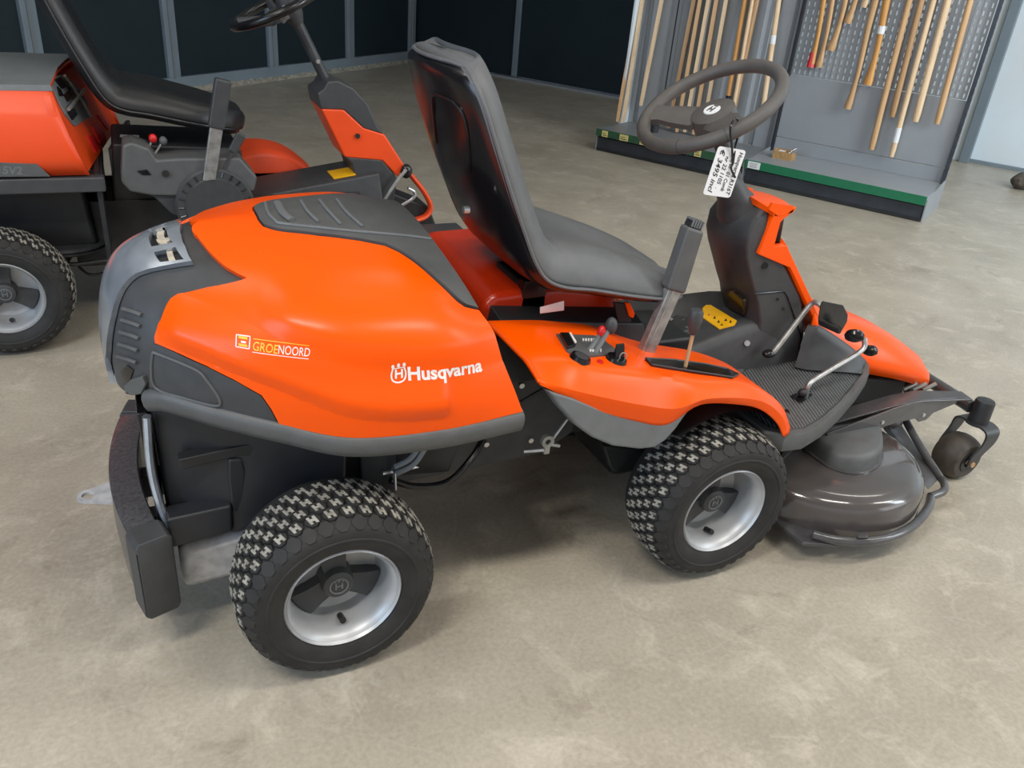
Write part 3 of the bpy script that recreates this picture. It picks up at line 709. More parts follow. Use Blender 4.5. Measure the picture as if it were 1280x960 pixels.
# ---- bow-shaped rear bumper
def bow(t): # t -1..1
    y = YC+.03+.294*t; return Vector((-.395+.045*t*t, y, 0))
secs = []
for i in range(33):
    t = -1+2*i/32; p = bow(t); n = Vector((-1, .34*t, 0)).normalized(); e = 1-.15*abs(t)**6
    prof = [(.012, .300), (.0, .304), (-.045, .304), (-.048, .300), (-.048, .14), (-.044, .135), (.0, .135), (.010, .142), (.014, .22)]
    secs.append([p+n*a*e+Vector((0, 0, b)) for a, b in prof])
bp_ = part('rear_bumper', loft(secs, True), 'bump_paint', MW, sharp=30)
for s in (-1, 1):
    secs = []
    for i, (t, g_s) in enumerate(((.80, 1.0), (.84, 1.06), (.96, 1.06), (1.0, 1.0), (1.012, .9))):
        p = bow(t*s); n = Vector((-1, .34*t*s, 0)).normalized(); c = -.017
        prof = [(.016, .296), (.008, .309), (-.048, .309), (-.056, .300), (-.056, .13), (-.048, .118), (.006, .118), (.016, .128)]
        k = min(1, g_s); secs.append([p+n*(c+(a-c)*k)+Vector((0, 0, .213+(b-.213)*k)) for a, b in prof])
    part('bumper_end_cap', loft(secs, True), 'dgrey', bp_, bevel=.004, label='dark rubbery bumper end cap')
for y in (.34, .50): part('bumper_bracket', box(-.36, -.29, y-.02, y+.02, .19, .25), 'blackm', bp_, bevel=.003)
hp = []
for k in range(13):
    a = math.pi/2+math.pi*k/12; hp.append((-.452+.022*math.cos(a), .44+.022*math.sin(a)))
ring = []
outer = [(-.385, .485), (-.41, .48)]+[(-.455+.022*math.cos(math.pi*.5+math.pi*k/12), .44+.022*math.sin(math.pi*.5+math.pi*k/12)) for k in range(13)]+[(-.41, .40), (-.385, .395)]
hole = [(-.455+  .0125*math.cos(2*math.pi*k/16), .44+.0125*math.sin(2*math.pi*k/16)) for k in range(16)]
def plate_hole(outer, hole, z0, z1):
    V = [Vector(p) for p in outer+hole]; n = len(outer); m = len(hole)
    E = [(i, (i+1) % n) for i in range(n)]+[(n+i, n+(i+1) % m) for i in range(m)]
    vo, eo, fo, *_ = geometry.delaunay_2d_cdt(V, E, [], 1, 1e-6)
    fo = [f for f in fo if not inside(sum((Vector(vo[i]) for i in f), Vector((0, 0)))/3, [Vector(h) for h in hole])]
    k = len(vo); v = [(p[0], p[1], z1) for p in vo]+[(p[0], p[1], z0) for p in vo]; f = [tuple(t) for t in fo]+[tuple(i+k for i in reversed(t)) for t in fo]
    cnt = {}
    for t in fo:
        for i in range(3): a, b = t[i], t[(i+1) % 3]; cnt.setdefault(frozenset((a, b)), []).append((a, b))
    for l in cnt.values():
        if len(l) == 1: a, b = l[0]; f.append((b, a, a+k, b+k))
    return v, f
part('hitch_plate', plate_hole(outer, hole, .243, .250), 'casting', MW, sharp=30)
# ---- chassis
fr_ = part('frame_rail', prism([(.10, .30), (.17, .235), (.575, .252), (.66, .30), (.68, .50), (.44, .50), (.40, .42), (.16, .42), (.10, .40)], .30, .315), 'frame', MW, bevel=.003)
part('frame_rail', prism([(.10, .30), (.17, .235), (.575, .252), (.66, .30), (.68, .50), (.44, .50), (.16, .42)], .53, .545), 'frame', MW, bevel=.003)
for (x, z) in ((.50, .46), (.54, .30), (.42, .31), (.25, .28)): part('bolt', cyl((x, .292, z), (x, .302, z), .007, 8), 'steel', fr_)
part('chassis_core', box(.30, 1.0, .32, .53, .28, .52), 'blackm', MW, bevel=.01)
part('front_axle', cyl((.935, .16, .203), (.935, .68, .203), .05, 20), 'blackm', MW)
part('gearbox', hexa([(.80, .30, .13), (1.06, .30, .13), (1.06, .54, .13), (.8, .54, .13)], [(.78, .26, .34), (1.08, .26, .34), (1.08, .58, .34), (.78, .58, .34)]), 'blackm', MW, bevel=.02)
part('rear_axle', cyl((0, .16, .203), (0, .68, .203), .045, 20), 'blackm', MW)
part('rear_swivel', box(-.10, .14, .30, .54, .15, .32), 'blackm', MW, bevel=.02)
part('axle_bracket', hexa([(.10, .215, .26), (.17, .215, .26), (.17, .29, .26), (.10, .29, .26)], [(.09, .215, .40), (.17, .215, .40), (.17, .3, .40), (.09, .3, .40)]), 'blackm', MW, bevel=.004)
part('hydraulic_hose', rtube([at(488, 600, 'y', .2), at(520, 608, 'y', .2), at(560, 602, 'y', .21), at(590, 572, 'y', .24), at(604, 548, 'y', .27)], .008), 'black', MW)
part('hydraulic_hose', rtube([at(495, 592, 'y', .19), at(517, 580, 'y', .19), at(534, 556, 'y', .20)], .007), 'lgrey', MW)
part('hydraulic_hose', rtube([at(493, 584, 'y', .19), at(512, 574, 'y', .19), at(526, 556, 'y', .20)], .006), 'lgrey', MW)
part('push_rod', cyl(at(478, 592, 'y', .21), at(556, 576, 'y', .24), .0045, 8), 'steel', MW)
part('push_rod', rtube([at(491, 585, 'y', .2), at(493, 590, 'y', .2), at(494, 612, 'y', .19)], .004), 'steel', MW)
part('rod_clevis', box(.285, .305, .235, .25, .315, .335), 'steel', MW, bevel=.003)
part('linkage_rod', cyl(at(655, 564, 'y', .22), at(680, 562, 'y', .2), .005, 8), 'steel', MW)
part('linkage_rod', cyl(at(690, 550, 'y', .2), at(709, 524, 'y', .2), .004, 8), 'steel', MW)
part('linkage_rod', cyl(at(650, 503, 'y', .3), at(690, 480, 'y', .3), .005, 8), 'frame', MW)
P_ = at(684, 551, 'y', .2)
part('linkage_pin', (lambda mb: (mb.add(lathe([(.007, -.006), (.016, -.006), (.016, .006), (.007, .006), (.007, -.006)], 20), Matrix.Translation(P_)), mb.add(box(P_.x-.007, P_.x+.007, .195, .205, P_.z-.034, P_.z-.012)), mb.add(cyl(P_+Vector((.012, 0, -.012)), P_+Vector((.034, 0, -.02)), .005, 8)), mb.out())[-1])(MB()), 'galv', MW)
# ---- orange seat pan and dark seat base
part('seat_pan', prism([(.40, .50), (.40, .655), (.43, .685), (.60, .690), (.76, .665), (.78, .56), (.78, .50)], .33, .80), 'orange_shade', MW, bevel=.02, seg=3)
part('seat_base', hexa([(.40, .24, .50), (.82, .24, .50), (.82, .34, .50), (.40, .34, .50)], [(.42, .27, .648), (.80, .27, .60), (.80, .34, .62), (.42, .34, .66)]), 'blackm', MW, bevel=.004)
lb = part('information_label', hexa([at(675, 391, 'y', .262), at(705, 386, 'y', .262), at(705, 388, 'y', .264), at(675, 392, 'y', .264)], [at(675, 384, 'y', .262), at(705, 376, 'y', .262), at(705, 376, 'y', .264), at(675, 384, 'y', .264)]), 'white', MW)
part('seat_support', box(.50, .70, .34, .50, .60, .70), 'blackm', MW, bevel=.01)
part('seat_hinge', hexa([(.49, .33, .60), (.56, .33, .60), (.56, .36, .60), (.49, .36, .60)], [(.50, .33, .71), (.56, .33, .71), (.56, .36, .71), (.50, .36, .71)]), 'black', MW, bevel=.004)
# ---- seat: black shell and grey cushion
def seat(root, dx, dy, dz, mshell, mcush, thin=1.0):
    wrap = lambda i, N: .034*max(0, 1-(i/N)/.52)
    C = [  # side curve of the shell from the top of the back down and forward: x, z, half width
      (.274, 1.170, .150), (.282, 1.154, .182), (.302, 1.112, .206), (.333, 1.04, .216), (.372, .955, .220), (.414, .87, .221), (.450, .805, .221), (.486, .765, .222), (.53, .746, .225), (.60, .735, .228), (.70, .713, .228), (.79, .694, .218), (.87, .674, .175), (.91, .664, .115)]
    P = spline([(x, h, z) for x, z, h in C], 4); secs = []
    N = len(P)
    for i, p in enumerate(P):
        a = P[max(0, i-1)]; b = P[min(N-1, i+1)]; t = Vector((b.x-a.x, 0, b.z-a.z)).normalized(); n = Vector((t.z, 0, -t.x))  # outward: back / under
        if n.x > .0 and i < N/2: n = -n
        if n.z > 0: n = -n
        h = p.y; row = []
        for (s, o) in ((-1, 0.0), (-.97, .012), (-.86, .022), (-.6, .028), (0, .030), (.6, .028), (.86, .022), (.97, .012), (1, 0.0), (.9, -.006), (0, -.012), (-.9, -.006)):
            row.append(Vector((p.x+wrap(i, N)*s*s, YC+s*h, p.z))+n*o*min(1, .45+1.1*i/N))
        secs.append(row)
    mv = lambda vf: ([Vector((p[0]+dx, p[1]+dy, p[2]+dz)) for p in vf[0]], vf[1])
    sh = part('seat_shell', mv(loft(secs, True)), mshell, root, sharp=55)
    # inner raised frame on the back of the shell
    fr2 = [(-.11, 1.03), (-.02, 1.045), (.07, 1.03), (.115, .97), (.115, .88)]
    # cushion: one continuous pad
    secs = []
    def crow(c, n, h, th, wr_, dish_=1.0):
        row = []; K = 14
        for k in range(K+1):
            w = -1+2*k/K; rise = (1-abs(w)**5)**.5 if abs(w) < 1 else 0
            hh_ = th*(.25+.75*rise)-.016*dish_*max(0, 1-(abs(w)/.62)**2)
            if abs(w) == 1: hh_ = th*.15
            row.append(Vector((c.x+wr_*w*w, YC+w*h*(1.0 if abs(w) < 1 else .975), c.z))+n*hh_)
        return row+[Vector((c.x+wr_*.9, YC+h*.96, c.z))-n*.004, Vector((c.x+wr_*.9, YC-h*.96, c.z))-n*.004]
    rws = []
    for i, p in enumerate(P):
        a = P[max(0, i-1)]; b = P[min(N-1, i+1)]; t = Vector((b.x-a.x, 0, b.z-a.z)).normalized(); n = Vector((-t.z, 0, t.x))
        if i < N/2 and n.x < 0: n = -n
        if n.z < 0: n = -n
        s_ = i/(N-1); th = .058 if s_ < .4 else .058+.020*min(1, (s_-.4)/.2)-.045*thin*max(0, (s_-.72)/.28)
        rws.append((p, n, p.y+.006, th, wrap(i, N)))
    p, n, h, th, w0 = rws[0]
    for (dx1, dz1, kh, kt) in ((.012, .016, .62, .42), (.008, .013, .82, .66), (.003, .008, .94, .86)): secs.append(crow(p+Vector((dx1, 0, dz1)), Vector((1, 0, .1)), h*kh, th*kt, w0, 0))
    for i_, (p, n, h, th, w0) in enumerate(rws): secs.append(crow(p, n, h, th, w0, min(1, .0+i_/14)))
    for (dx1, dz1, kh, kt) in ((.010, -.001, .90, .86), (.018, .002, .74, .62), (.024, .006, .55, .40)): secs.append(crow(p+Vector((dx1, 0, dz1)), n, h*kh, th*kt, w0, kt))
    cu = part('seat_cushion', mv(loft(secs, True)), mcush, root, sharp=80)
    cu.data.update()
    pp = [Vector((p.x+wrap(i, N), YC-p.y-.004, p.z)) for i, p in enumerate(P)]; pq = [Vector((p.x+wrap(N-1-i, N), YC+p.y+.004, p.z)) for i, p in enumerate(reversed(P))]+[Vector((P[0].x+wrap(0, N)*w*w, YC+w*(P[0].y+.004), P[0].z+.004)) for w in (.75, .5, .25, 0, -.25, -.5, -.75)]
    part('piping', mv(tube(pp+pq, .004, 6, closed=True)), mcush, cu)
    return sh
ss = seat(MW, 0, 0, 0, 'black', 'seat')
sb = BVHTree.FromPolygons([ss.location+FRAME[MW.name]+v.co for v in ss.data.vertices], [tuple(p.vertices) for p in ss.data.polygons])
def onshell(px, py, up=.002):
    l, n, i, d = sb.ray_cast(CP, ray(px, py).normalized())
    if l is None: l, n, i, d = sb.find_nearest(at(px, py, 'y', .3))
    return l-ray(px, py).normalized()*up
part('shell_bead', tube(spline([onshell(a, b) for a, b in ((546, 178), (542, 140), (541, 122), (546, 118), (564, 126), (578, 142), (584, 165), (587, 195), (589, 215))], 6), .0035, 8), 'black', ss)
part('shell_bolt', cyl((.33, YC-.15, .90), (.318, YC-.15, .90), .008, 10), 'steel', ss)
# ---- right-hand console
CON = [  # bottom, belly, crease, inner edge, inner foot
 [(.415, .045, .603), (.413, .05, .61), (.408, .12, .628), (.385, .27, .650), (.385, .28, .63)],
 [(.483, .034, .565), (.484, .028, .59), (.490, .080, .632), (.50, .27, .640), (.50, .28, .60)],
 [(.562, .028, .522), (.56, .018, .566), (.556, .064, .614), (.57, .27, .628), (.57, .28, .56)],
 [(.645, .026, .492), (.642, .014, .540), (.640, .060, .594), (.65, .27, .612), (.65, .28, .54)],
 [(.732, .026, .468), (.738, .014, .515), (.745, .060, .568), (.75, .26, .572), (.75, .27, .50)],
 [(.814, .026, .506), (.82, .016, .526), (.828, .058, .551), (.83, .26, .546), (.83, .27, .48)],
 [(.93, .026, .488), (.934, .020, .508), (.938, .055, .532), (.95, .26, .514), (.95, .27, .44)],
 [(1.0, .026, .462), (1.01, .022, .480), (1.02, .052, .497), (1.05, .26, .474), (1.05, .27, .42)],
 [(1.06, .026, .415), (1.07, .024, .432), (1.085, .048, .446), (1.12, .26, .432), (1.12, .26, .40)],
 [(1.092, .026, .372), (1.105, .026, .378), (1.125, .045, .385), (1.19, .24, .372), (1.19, .24, .36)]]
def S2(u, v):
    u = max(0, min(9, u)); v = max(0, min(4, v)); i = min(8, int(u)); t = u-i; j = min(3, int(v)); s = v-j
    L = lambda k, jj: Vector(CON[max(0, min(9, k))][jj])
    q = [cr(L(i-1, jj) if i > 0 else 2*L(0, jj)-L(1, jj), L(i, jj), L(i+1, jj), L(i+2, jj) if i < 8 else 2*L(9, jj)-L(8, jj), t) for jj in range(5)]
    g = lambda k: q[max(0, min(4, k))]
    lin = g(j).lerp(g(j+1), s); sm = cr(g(j-1), g(j), g(j+1), g(j+2), s)
    return sm.lerp(lin, .82)
n1, n2 = 54, 24
cv = [S2(9*i/n1, 4*j/n2) for i in range(n1+1) for j in range(n2+1)]; cf = [(i*(n2+1)+j, (i+1)*(n2+1)+j, (i+1)*(n2+1)+j+1, i*(n2+1)+j+1) for i in range(n1) for j in range(n2)]
co = weld(part('console_cover', (cv, cf), 'orange', MW)); so = co.modifiers.new('t', 'SOLIDIFY'); so.thickness = .008; so.offset = -1
# matching cover on the far side
cv2 = [Vector((p.x, 2*YC-p.y, p.z)) for p in cv]
co2 = weld(part('far_fender_cover', (cv2, cf), 'orange', MW)); so = co2.modifiers.new('t', 'SOLIDIFY'); so.thickness = .008; so.offset = 1
lt = [(.425, .598), (.456, .555), (.50, .505), (.544, .468), (.60, .436), (.674, .414), (.712, .411), (.738, .426), (.760, .452), (.775, .478), (.79, .50), (.732, .474), (.645, .500), (.562, .531), (.483, .573)]
for (ya, yb, yc) in ((.026, .055, .24), (.814, .785, .60)):
    n = len(lt); cx_ = .62; cz_ = .5
    secs = [[(x, ya, z) for x, z in lt], [(x, ya+(yb-ya)*.5, z-.004) for x, z in lt], [(x, yb, z-.006) for x, z in lt], [(x*.99+.006, yc, z+.02) for x, z in lt]]
    part('console_lower_trim', loft(secs, True), 'lgrey', MW, bevel=.006)
hp_ = at(829, 540, 'y', .03); part('trim_hole', cyl(hp_+Vector((0, -.002, 0)), hp_+Vector((0, .02, 0)), .010, 14), 'black', MW)
part('arch_liner', (lambda m: m)(loft([[(.935+.235*math.cos(a), y, .203+.235*math.sin(a)*1.08) for y in (.05, .27)] for a in [math.radians(d) for d in range(30, 128, 8)]])), 'blackm', MW)
part('mounting_leg', slab([(755, 558), (800, 562), (772, 590), (764, 586)], .2, .02), 'blackm', MW, bevel=.003)
# console panel with its controls: points on the console top
pbv = BVHTree.FromPolygons(cv, cf)
def on(px, py, up=0.0):
    l, n, i, d = pbv.ray_cast(CP, ray(px, py).normalized())
    if l is None: l, n, i, d = pbv.find_nearest(at(px, py, 'z', .6))
    if n.z < 0: n = -n
    return l+n*up
def plate(L, th=.003, base=0.0): 
    lo_ = [on(a, b, base) for a, b in L]; hi_ = [on(a, b, base+th) for a, b in L]; return hexa(lo_, hi_)
cp_ = part('control_panel', plate([(695, 419), (742, 421), (752, 425), (769, 438), (766, 444), (740, 447), (717, 446), (708, 440)], .004, .0), 'grey', MW, smooth=False)
part('rocker_switch', plate([(698, 421), (709, 421), (718, 436), (708, 439)], .012, .0), 'black', cp_, bevel=.002)
part('switch_line', plate([(709, 422), (711, 422), (718, 434), (716, 435)], .0135, .0), 'print', cp_, smooth=False)
for (a, b, c, d) in ((727, 426, 744, 428), (736, 439, 752, 441)):
    for k in range(5):
        x0 = a+(c-a)*k/5; x1 = a+(c-a)*(k+.6)/5; part('scale_mark', plate([(x0, b), (x1, b+.3), (x1, b+3), (x0, b+2.7)], .0068, .0), 'print', cp_, smooth=False)
def knob(px, py, r, h, m, name, **k):
    l, n, i, d = pbv.ray_cast(CP, ray(px, py).normalized()); n = n if n.z > 0 else -n
    return part(name, cyl(l-n*.004, l+n*h, r, 20, r*.85), m, MW, **k)
knob(725, 449, .025, .008, 'black', 'round_gauge')
knob(725, 449, .018, .0095, 'dgrey', 'gauge_glass')
knob(750, 453, .008, .004, 'red', 'reset_button')
kk = knob(770, 450, .026, .007, 'black', 'ignition_switch')
c = on(772, 449, .007); part('ignition_key', hexa([c+Vector((-.012, -.006, 0)), c+Vector((.012, -.006, 0)), c+Vector((.012, .006, 0)), c+Vector((-.012, .006, 0))], [c+Vector((-.010, .0, .03)), c+Vector((.010, .0, .03)), c+Vector((.010, .004, .03)), c+Vector((-.010, .004, .03))]), 'black', MW, bevel=.002)
part('key_ring', lathe([(.007, -.001), (.010, -.001), (.010, .001), (.007, .001), (.007, -.001)], 16, Matrix.Translation(on(776, 451, .012))), 'steel', MW)
for (b, e, m_, r) in (((735, 440), (752, 415), 'red', .013), ((743, 442), (764, 407), 'dgrey', .017)):
    B = on(*b); y = B.y+.02; T = at(e[0], e[1], 'y', y)
    part('throttle_lever' if m_ != 'red' else 'choke_lever', hexa([B+Vector((-.006, -.003, 0)), B+Vector((.006, -.003, 0)), B+Vector((.006, .003, 0)), B+Vector((-.006, .003, 0))], [T+Vector((-.004, -.003, 0)), T+Vector((.004, -.003, 0)), T+Vector((.004, .003, 0)), T+Vector((-.004, .003, 0))]), 'lgrey', MW)
    part('lever_knob', blob(T, r*.8, r*.8, r*1.15), m_, MW, label='red knob' if m_ == 'red' else 'dark grey knob')
# slot with the deck height lever
sL = [(806, 450), (842, 452), (880, 457), (908, 463), (922, 470), (915, 474), (890, 470), (850, 464), (814, 458)]
for k_ in range(1): part('lever_slot', hexa([on(a, b, -.004) for a, b in sL], [on(a, b, .0055) for a, b in sL]), 'black', MW, smooth=False)
part('slot_rim', tube([on(a, b, .005) for a, b in sL], .0022, 6, closed=True), 'dgrey', MW)
B = on(856, 461); T = at(866, 418, 'y', B.y+.005)
part('height_lever', cyl(B, T, .0045, 8), 'woodd', MW, label='thin rusty lever rod')
T2 = at(871, 386, 'y', B.y+.005); d_ = (T2-T)
part('lever_knob', tube([T, T+d_*.15, T+d_*.5, T+d_*.85, T+d_*.97, T+d_], .01, 12, rad=[.006, .011, .0165, .017, .013, .004]), 'dgrey', MW, label='dark grey tapered knob')
# large lift lever with grey grip
B = at(808, 437, 'y', .2); T = at(842, 360, 'y', .2); T2 = at(866, 284, 'y', .2)
dx_ = (T-B).normalized(); sd = Vector((0, 1, 0)); pr = dx_.cross(sd).normalized()
def bar(a, b, w, t, w2=None):
    w2 = w2 or w; return hexa([a+pr*w-sd*t, a+pr*w+sd*t, a-pr*w+sd*t, a-pr*w-sd*t], [b+pr*w2-sd*t, b+pr*w2+sd*t, b-pr*w2+sd*t, b-pr*w2-sd*t])
ll = part('lift_lever', bar(B-dx_*.03, T+dx_*.02, .019, .011), 'galv', MW, bevel=.003)
part('lift_lever_edge', bar(B-dx_*.03+pr*.008-sd*.0115, T+pr*.008-sd*.0115, .002, .002), 'steel', ll)
gp = part('lever_grip', bar(T-dx_*.005, T2, .027, .018, .024), 'grey', MW, bevel=.008, seg=3)
part('grip_button', bar(T2, T2+dx_*.016, .018, .012, .016), 'blackm', gp, bevel=.002)
for k in range(5): part('grip_rib', bar(T2-dx_*(-.002)+pr*(.014-.007*k), T2+dx_*.019+pr*(.014-.007*k), .0018, .0135), 'lgrey', gp)
# ---- central tunnel
TU = [  # x, near y, far y, near top z, far top z, foot z
 (.62, .305, .56, .490, .545, .36), (.80, .308, .555, .478, .545, .36), (.95, .318, .545, .476, .550, .36), (1.02, .328, .53, .486, .555, .36), (1.17, .333, .52, .524, .562, .36), (1.30, .337, .505, .545, .555, .36), (1.39, .340, .50, .50, .50, .36)]
secs = []
for x, yn, yf, zt, zg, zf in TU:
    secs.append([Vector((x, yn-.010, zf)), Vector((x, yn-.003, zt-.03)), Vector((x, yn+.004, zt-.010)), Vector((x, yn+.020, zt)), Vector((x, (yn+yf)/2, zt+.002)), Vector((x, yf-.05, zt+.004)), Vector((x, yf-.02, zg)), Vector((x, yf+.004, zg-.012)), Vector((x, yf+.012, zf))])
sx = []
for i in range(len(secs)-1):
    for t in range(5): sx.append([a.lerp(b, t/5) for a, b in zip(secs[i], secs[i+1])])
sx.append(secs[-1])
tn = part('centre_tunnel', loft(sx, True), 'dgrey', MW, sharp=60)
tb = BVHTree.FromPolygons([p for s in sx for p in s], loft(sx, True, False)[1])
def ont(px, py, up=0.0):
    l, n, i, d = tb.ray_cast(CP, ray(px, py).normalized())
    if l is None: l, n, i, d = tb.find_nearest(at(px, py, 'z', .55))
    if n.z < 0: n = -n
    return l+n*up
def platet(L, th=.002, base=0.0, px=0, py=0): return hexa([ont(a, b, base) for a, b in L], [ont(a, b, base+th) for a, b in L])
wl2 = part('warning_label', platet([(878, 385), (882, 381.5), (888, 381.5), (921, 402), (918, 407), (899, 412), (879, 398)], .003), 'yellow', tn, smooth=False, label='yellow warning label with small black pictograms')
random.seed(3)
for (px, py) in ((884, 387), (891, 390), (886, 394), (893, 398), (901, 395), (898, 403), (907, 401), (913, 403), (902, 407)):
    a, b = random.uniform(1.4, 2.4), random.uniform(1, 1.8)
    part('pictogram', platet([(px-a, py+b), (px+a, py+b), (px+a*.3, py-b)], .0042), 'red' if random.random() < .35 else 'ink', wl2, smooth=False)
# clear film over the instruction decal, its glare painted as grey patches
dc = part('instruction_decal', platet([(826, 404), (846, 394), (862, 398), (872, 412), (866, 430), (828, 430)], .002), 'frame', tn, smooth=False)
for k in range(16):
    px, py = random.uniform(832, 862), random.uniform(400, 426); a = random.uniform(2, 6); b = random.uniform(1, 2.5); an = random.uniform(-.6, .6)
    q = [(px+a*math.cos(an)*sx_-b*math.sin(an)*sy_, py+a*math.sin(an)*sx_+b*math.cos(an)*sy_) for sx_, sy_ in ((-1, -.3), (1, -1), (.8, .6), (-1, 1))]
    vf = platet(q, .004); part('film_glare', ([p+Vector((0, 0, random.uniform(0, .004))) for p in vf[0]], vf[1]), 'lgrey' if k % 3 else 'steel', dc, smooth=False)
part('tunnel_bolt', cyl(at(934, 429, 'y', .322), at(934, 429, 'y', .34), .008, 10), 'steel', tn)
part('park_brake_tab', slab([(782, 378), (788, 379), (794, 392), (792, 398), (787, 396)], .27, .01), 'orange', MW, bevel=.002)
part('tunnel_side_plate', slab([(768, 378), (786, 380), (793, 424), (775, 418)], .275, .008), 'blackm', MW, bevel=.002)
# ---- steering column (half outlines at the near face, mirrored about the centre)
def yprism(L, y, w_=None): 
    P = [at(a, b, 'y', y) for a, b in L]; return [(p.x, p.z) for p in P]
ca = [(1.115, .862), (1.086, .845), (1.075, .80), (1.077, .765), (1.088, .725), (1.106, .685), (1.130, .64), (1.155, .59), (1.19, .54), (1.30, .50), (1.42, .50), (1.40, .555), (1.34, .60), (1.255, .695), (1.13, .742), (1.155, .80), (1.195, .852), (1.17, .868)]
def bodyxz(L, hw, ins, rootobj=None):
    n = len(L); cx = sum(p[0] for p in L)/n; cz = sum(p[1] for p in L)/n
    f = lambda k: [(cx+(p[0]-cx)*k, cz+(p[1]-cz)*k) for p in L]
    secs = []
    for (y, k) in ((-hw, 1-ins), (-hw+.012, 1), (hw-.012, 1), (hw, 1-ins)): secs.append([(x, YC+y, z) for x, z in f(k)])
    return loft(secs, True)
cs = MB()
rows = [  # z-wise sections of the grey column: z, x rear, x front, half width rear, half width front
 (.36, 1.20, 1.42, .084, .084), (.50, 1.21, 1.40, .084, .084), (.535, 1.203, 1.388, .084, .084), (.589, 1.182, 1.364, .083, .085), (.62, 1.163, 1.338, .082, .085), (.689, 1.126, 1.278, .081, .085), (.72, 1.110, 1.25, .082, .085), (.756, 1.098, 1.215, .084, .085), (.80, 1.100, 1.19, .084, .084), (.828, 1.115, 1.186, .078, .082), (.843, 1.132, 1.186, .066, .076), (.856, 1.148, 1.186, .045, .06)]
secs = []
for z, xr, xf, hr, hf in rows:
    c = min(.028, hr*.4)
    secs.append([(xr+.004, YC-hr+c, z), (xr+c*.7, YC-hr-.004, z), (xf-.02, YC-hf-.004, z), (xf, YC-hf+.012, z), (xf+.008, YC, z), (xf, YC+hf-.012, z), (xf-.02, YC+hf+.004, z), (xr+c*.7, YC+hr+.004, z), (xr+.004, YC+hr-c, z), (xr-.004, YC, z)])
colm = part('steering_column', loft(secs, True), 'dgrey', MW, bevel=.006, seg=3)
# side door line, screws, latch plate
cy_ = YC-.090
def on_col(a, b, y=cy_): return at(a, b, 'y', y)
part('panel_seam', tube([on_col(a, b) for a, b in ((943, 367), (980, 364), (984, 370), (1003, 424))], .0016, 6), 'black', colm)
part('column_screw', cyl(on_col(956, 332, cy_+.012), on_col(956, 332, cy_-.002), .009, 14), 'black', colm)
for (a, b) in ((972, 374), (979, 386)): part('column_screw', cyl(on_col(a, b, cy_+.01), on_col(a, b, cy_-.001), .004, 8), 'black', colm)
q = [(1.128, .59), (1.155, .555), (1.163, .545)]
_n = Vector((1, 0, .47))
def onrear(px, py, up): d = ray(px, py); p = CP+d*((1.4544-_n.dot(CP))/_n.dot(d)); return p-_n.normalized()*up
_w = ((907, 362), (917, 361), (932, 374), (933, 391), (916, 385), (907, 375))
part('inspection_window', hexa([onrear(a, b, -.004) for a, b in _w], [onrear(a, b, .0095) for a, b in _w]), 'amber', colm, bevel=.002)
part('column_collar', loft([[Vector((1.128+.53*s*0, YC, .845))+Vector((-.05*s, 0, .05*s*1.3))+Vector((r*math.cos(a)*.9, r*math.sin(a)*1.1, r*math.cos(a)*.5)) for a in [2*math.pi*k/24 for k in range(24)]] for s, r in ((-.75, .062), (-.35, .058), (.0, .046), (.2, .040), (.75, .032), (.9, .026))], True), 'dgrey', MW, sharp=40)
# orange front of the column with the lamp window
oc = [(965, 264), (944, 316), (984, 333), (990, 345), (1003, 374), (1016, 402), (1022, 400), (1012, 374), (983, 312), (980, 305), (964, 306), (972, 276), (976, 272), (990, 262), (992, 257)]
cen = part('column_front_cover', loft([[(p[0], y, p[1]) for p in yprism(oc, YC-.085)] for y in (YC-.097, YC-.095)]+[[(p[0], y, p[1]) for p in yprism(oc, YC-.085)] for y in (YC-.076,)], True), 'orange', MW, bevel=.002)
P0 = yprism(oc, YC-.085)
part('column_front_cover', loft([[(p[0], y, p[1]) for p in P0] for y in (YC+.074, YC+.097)], True), 'orange', MW, bevel=.002)
def fx(i): return P0[i]
def span(a, b, th, hw=.096, m='orange', name='cover_bridge', par=None, bow_=.02):
    A, B = Vector((a[0], 0, a[1])), Vector((b[0], 0, b[1])); d = (B-A).normalized(); n = Vector((d.z, 0, -d.x))
    if n.x < 0: n = -n
    secs = []
    for k in range(9):
        t = -1+k/4; y = YC+hw*t; o = n*bow_*(1-t*t)
        secs.append([A+o+Vector((0, y, 0)), B+o+Vector((0, y, 0)), B+o-n*th+Vector((0, y, 0)), A+o-n*th+Vector((0, y, 0))])
    return part(name, loft(secs, True), m, par or cen, sharp=40)
span(P0[6], P0[8], .012); span(P0[8], P0[9], .012)
# hood over the lamp
top = []
for k in range(13):
    t = -1+k/6; y = YC+.097*t; q = t*t; top.append([(1.13+.04*q, y, .872-.026*q), (1.19, y, .864-.016*q), (1.236+.022*(1-q), y, .852-.006*q), (1.232+.022*(1-q), y, .842-.004*q), (1.18, y, .842-.010*q), (1.13+.045*q, y, .856-.024*q)])
part('column_top_cover', loft(top, True), 'orange', cen, sharp=40)
part('cap_side', loft([[(p.x, y, p.z) for p in [at(a, b, 'y', YC-.098) for a, b in ((961, 262), (966, 254), (991, 257.5), (992, 261), (983, 268), (973, 270))]] for y in (YC-.0985, YC-.090)], True), 'orange', cen)
for s in (-1, 1):
    L = [(965, 264), (972, 276), (976, 272), (990, 262), (993, 256), (980, 252)]
part('lamp_window', loft([[(1.226+.014*(1-t*t), YC+.080*t, .832), (1.232+.014*(1-t*t), YC+.080*t, .752)] for t in [-1+k/5 for k in range(11)]]), 'clear', cen)['label'] = 'clear lamp window'
part('lamp_reflector', box(1.188, 1.198, YC-.078, YC+.078, .755, .83), 'casting', cen)
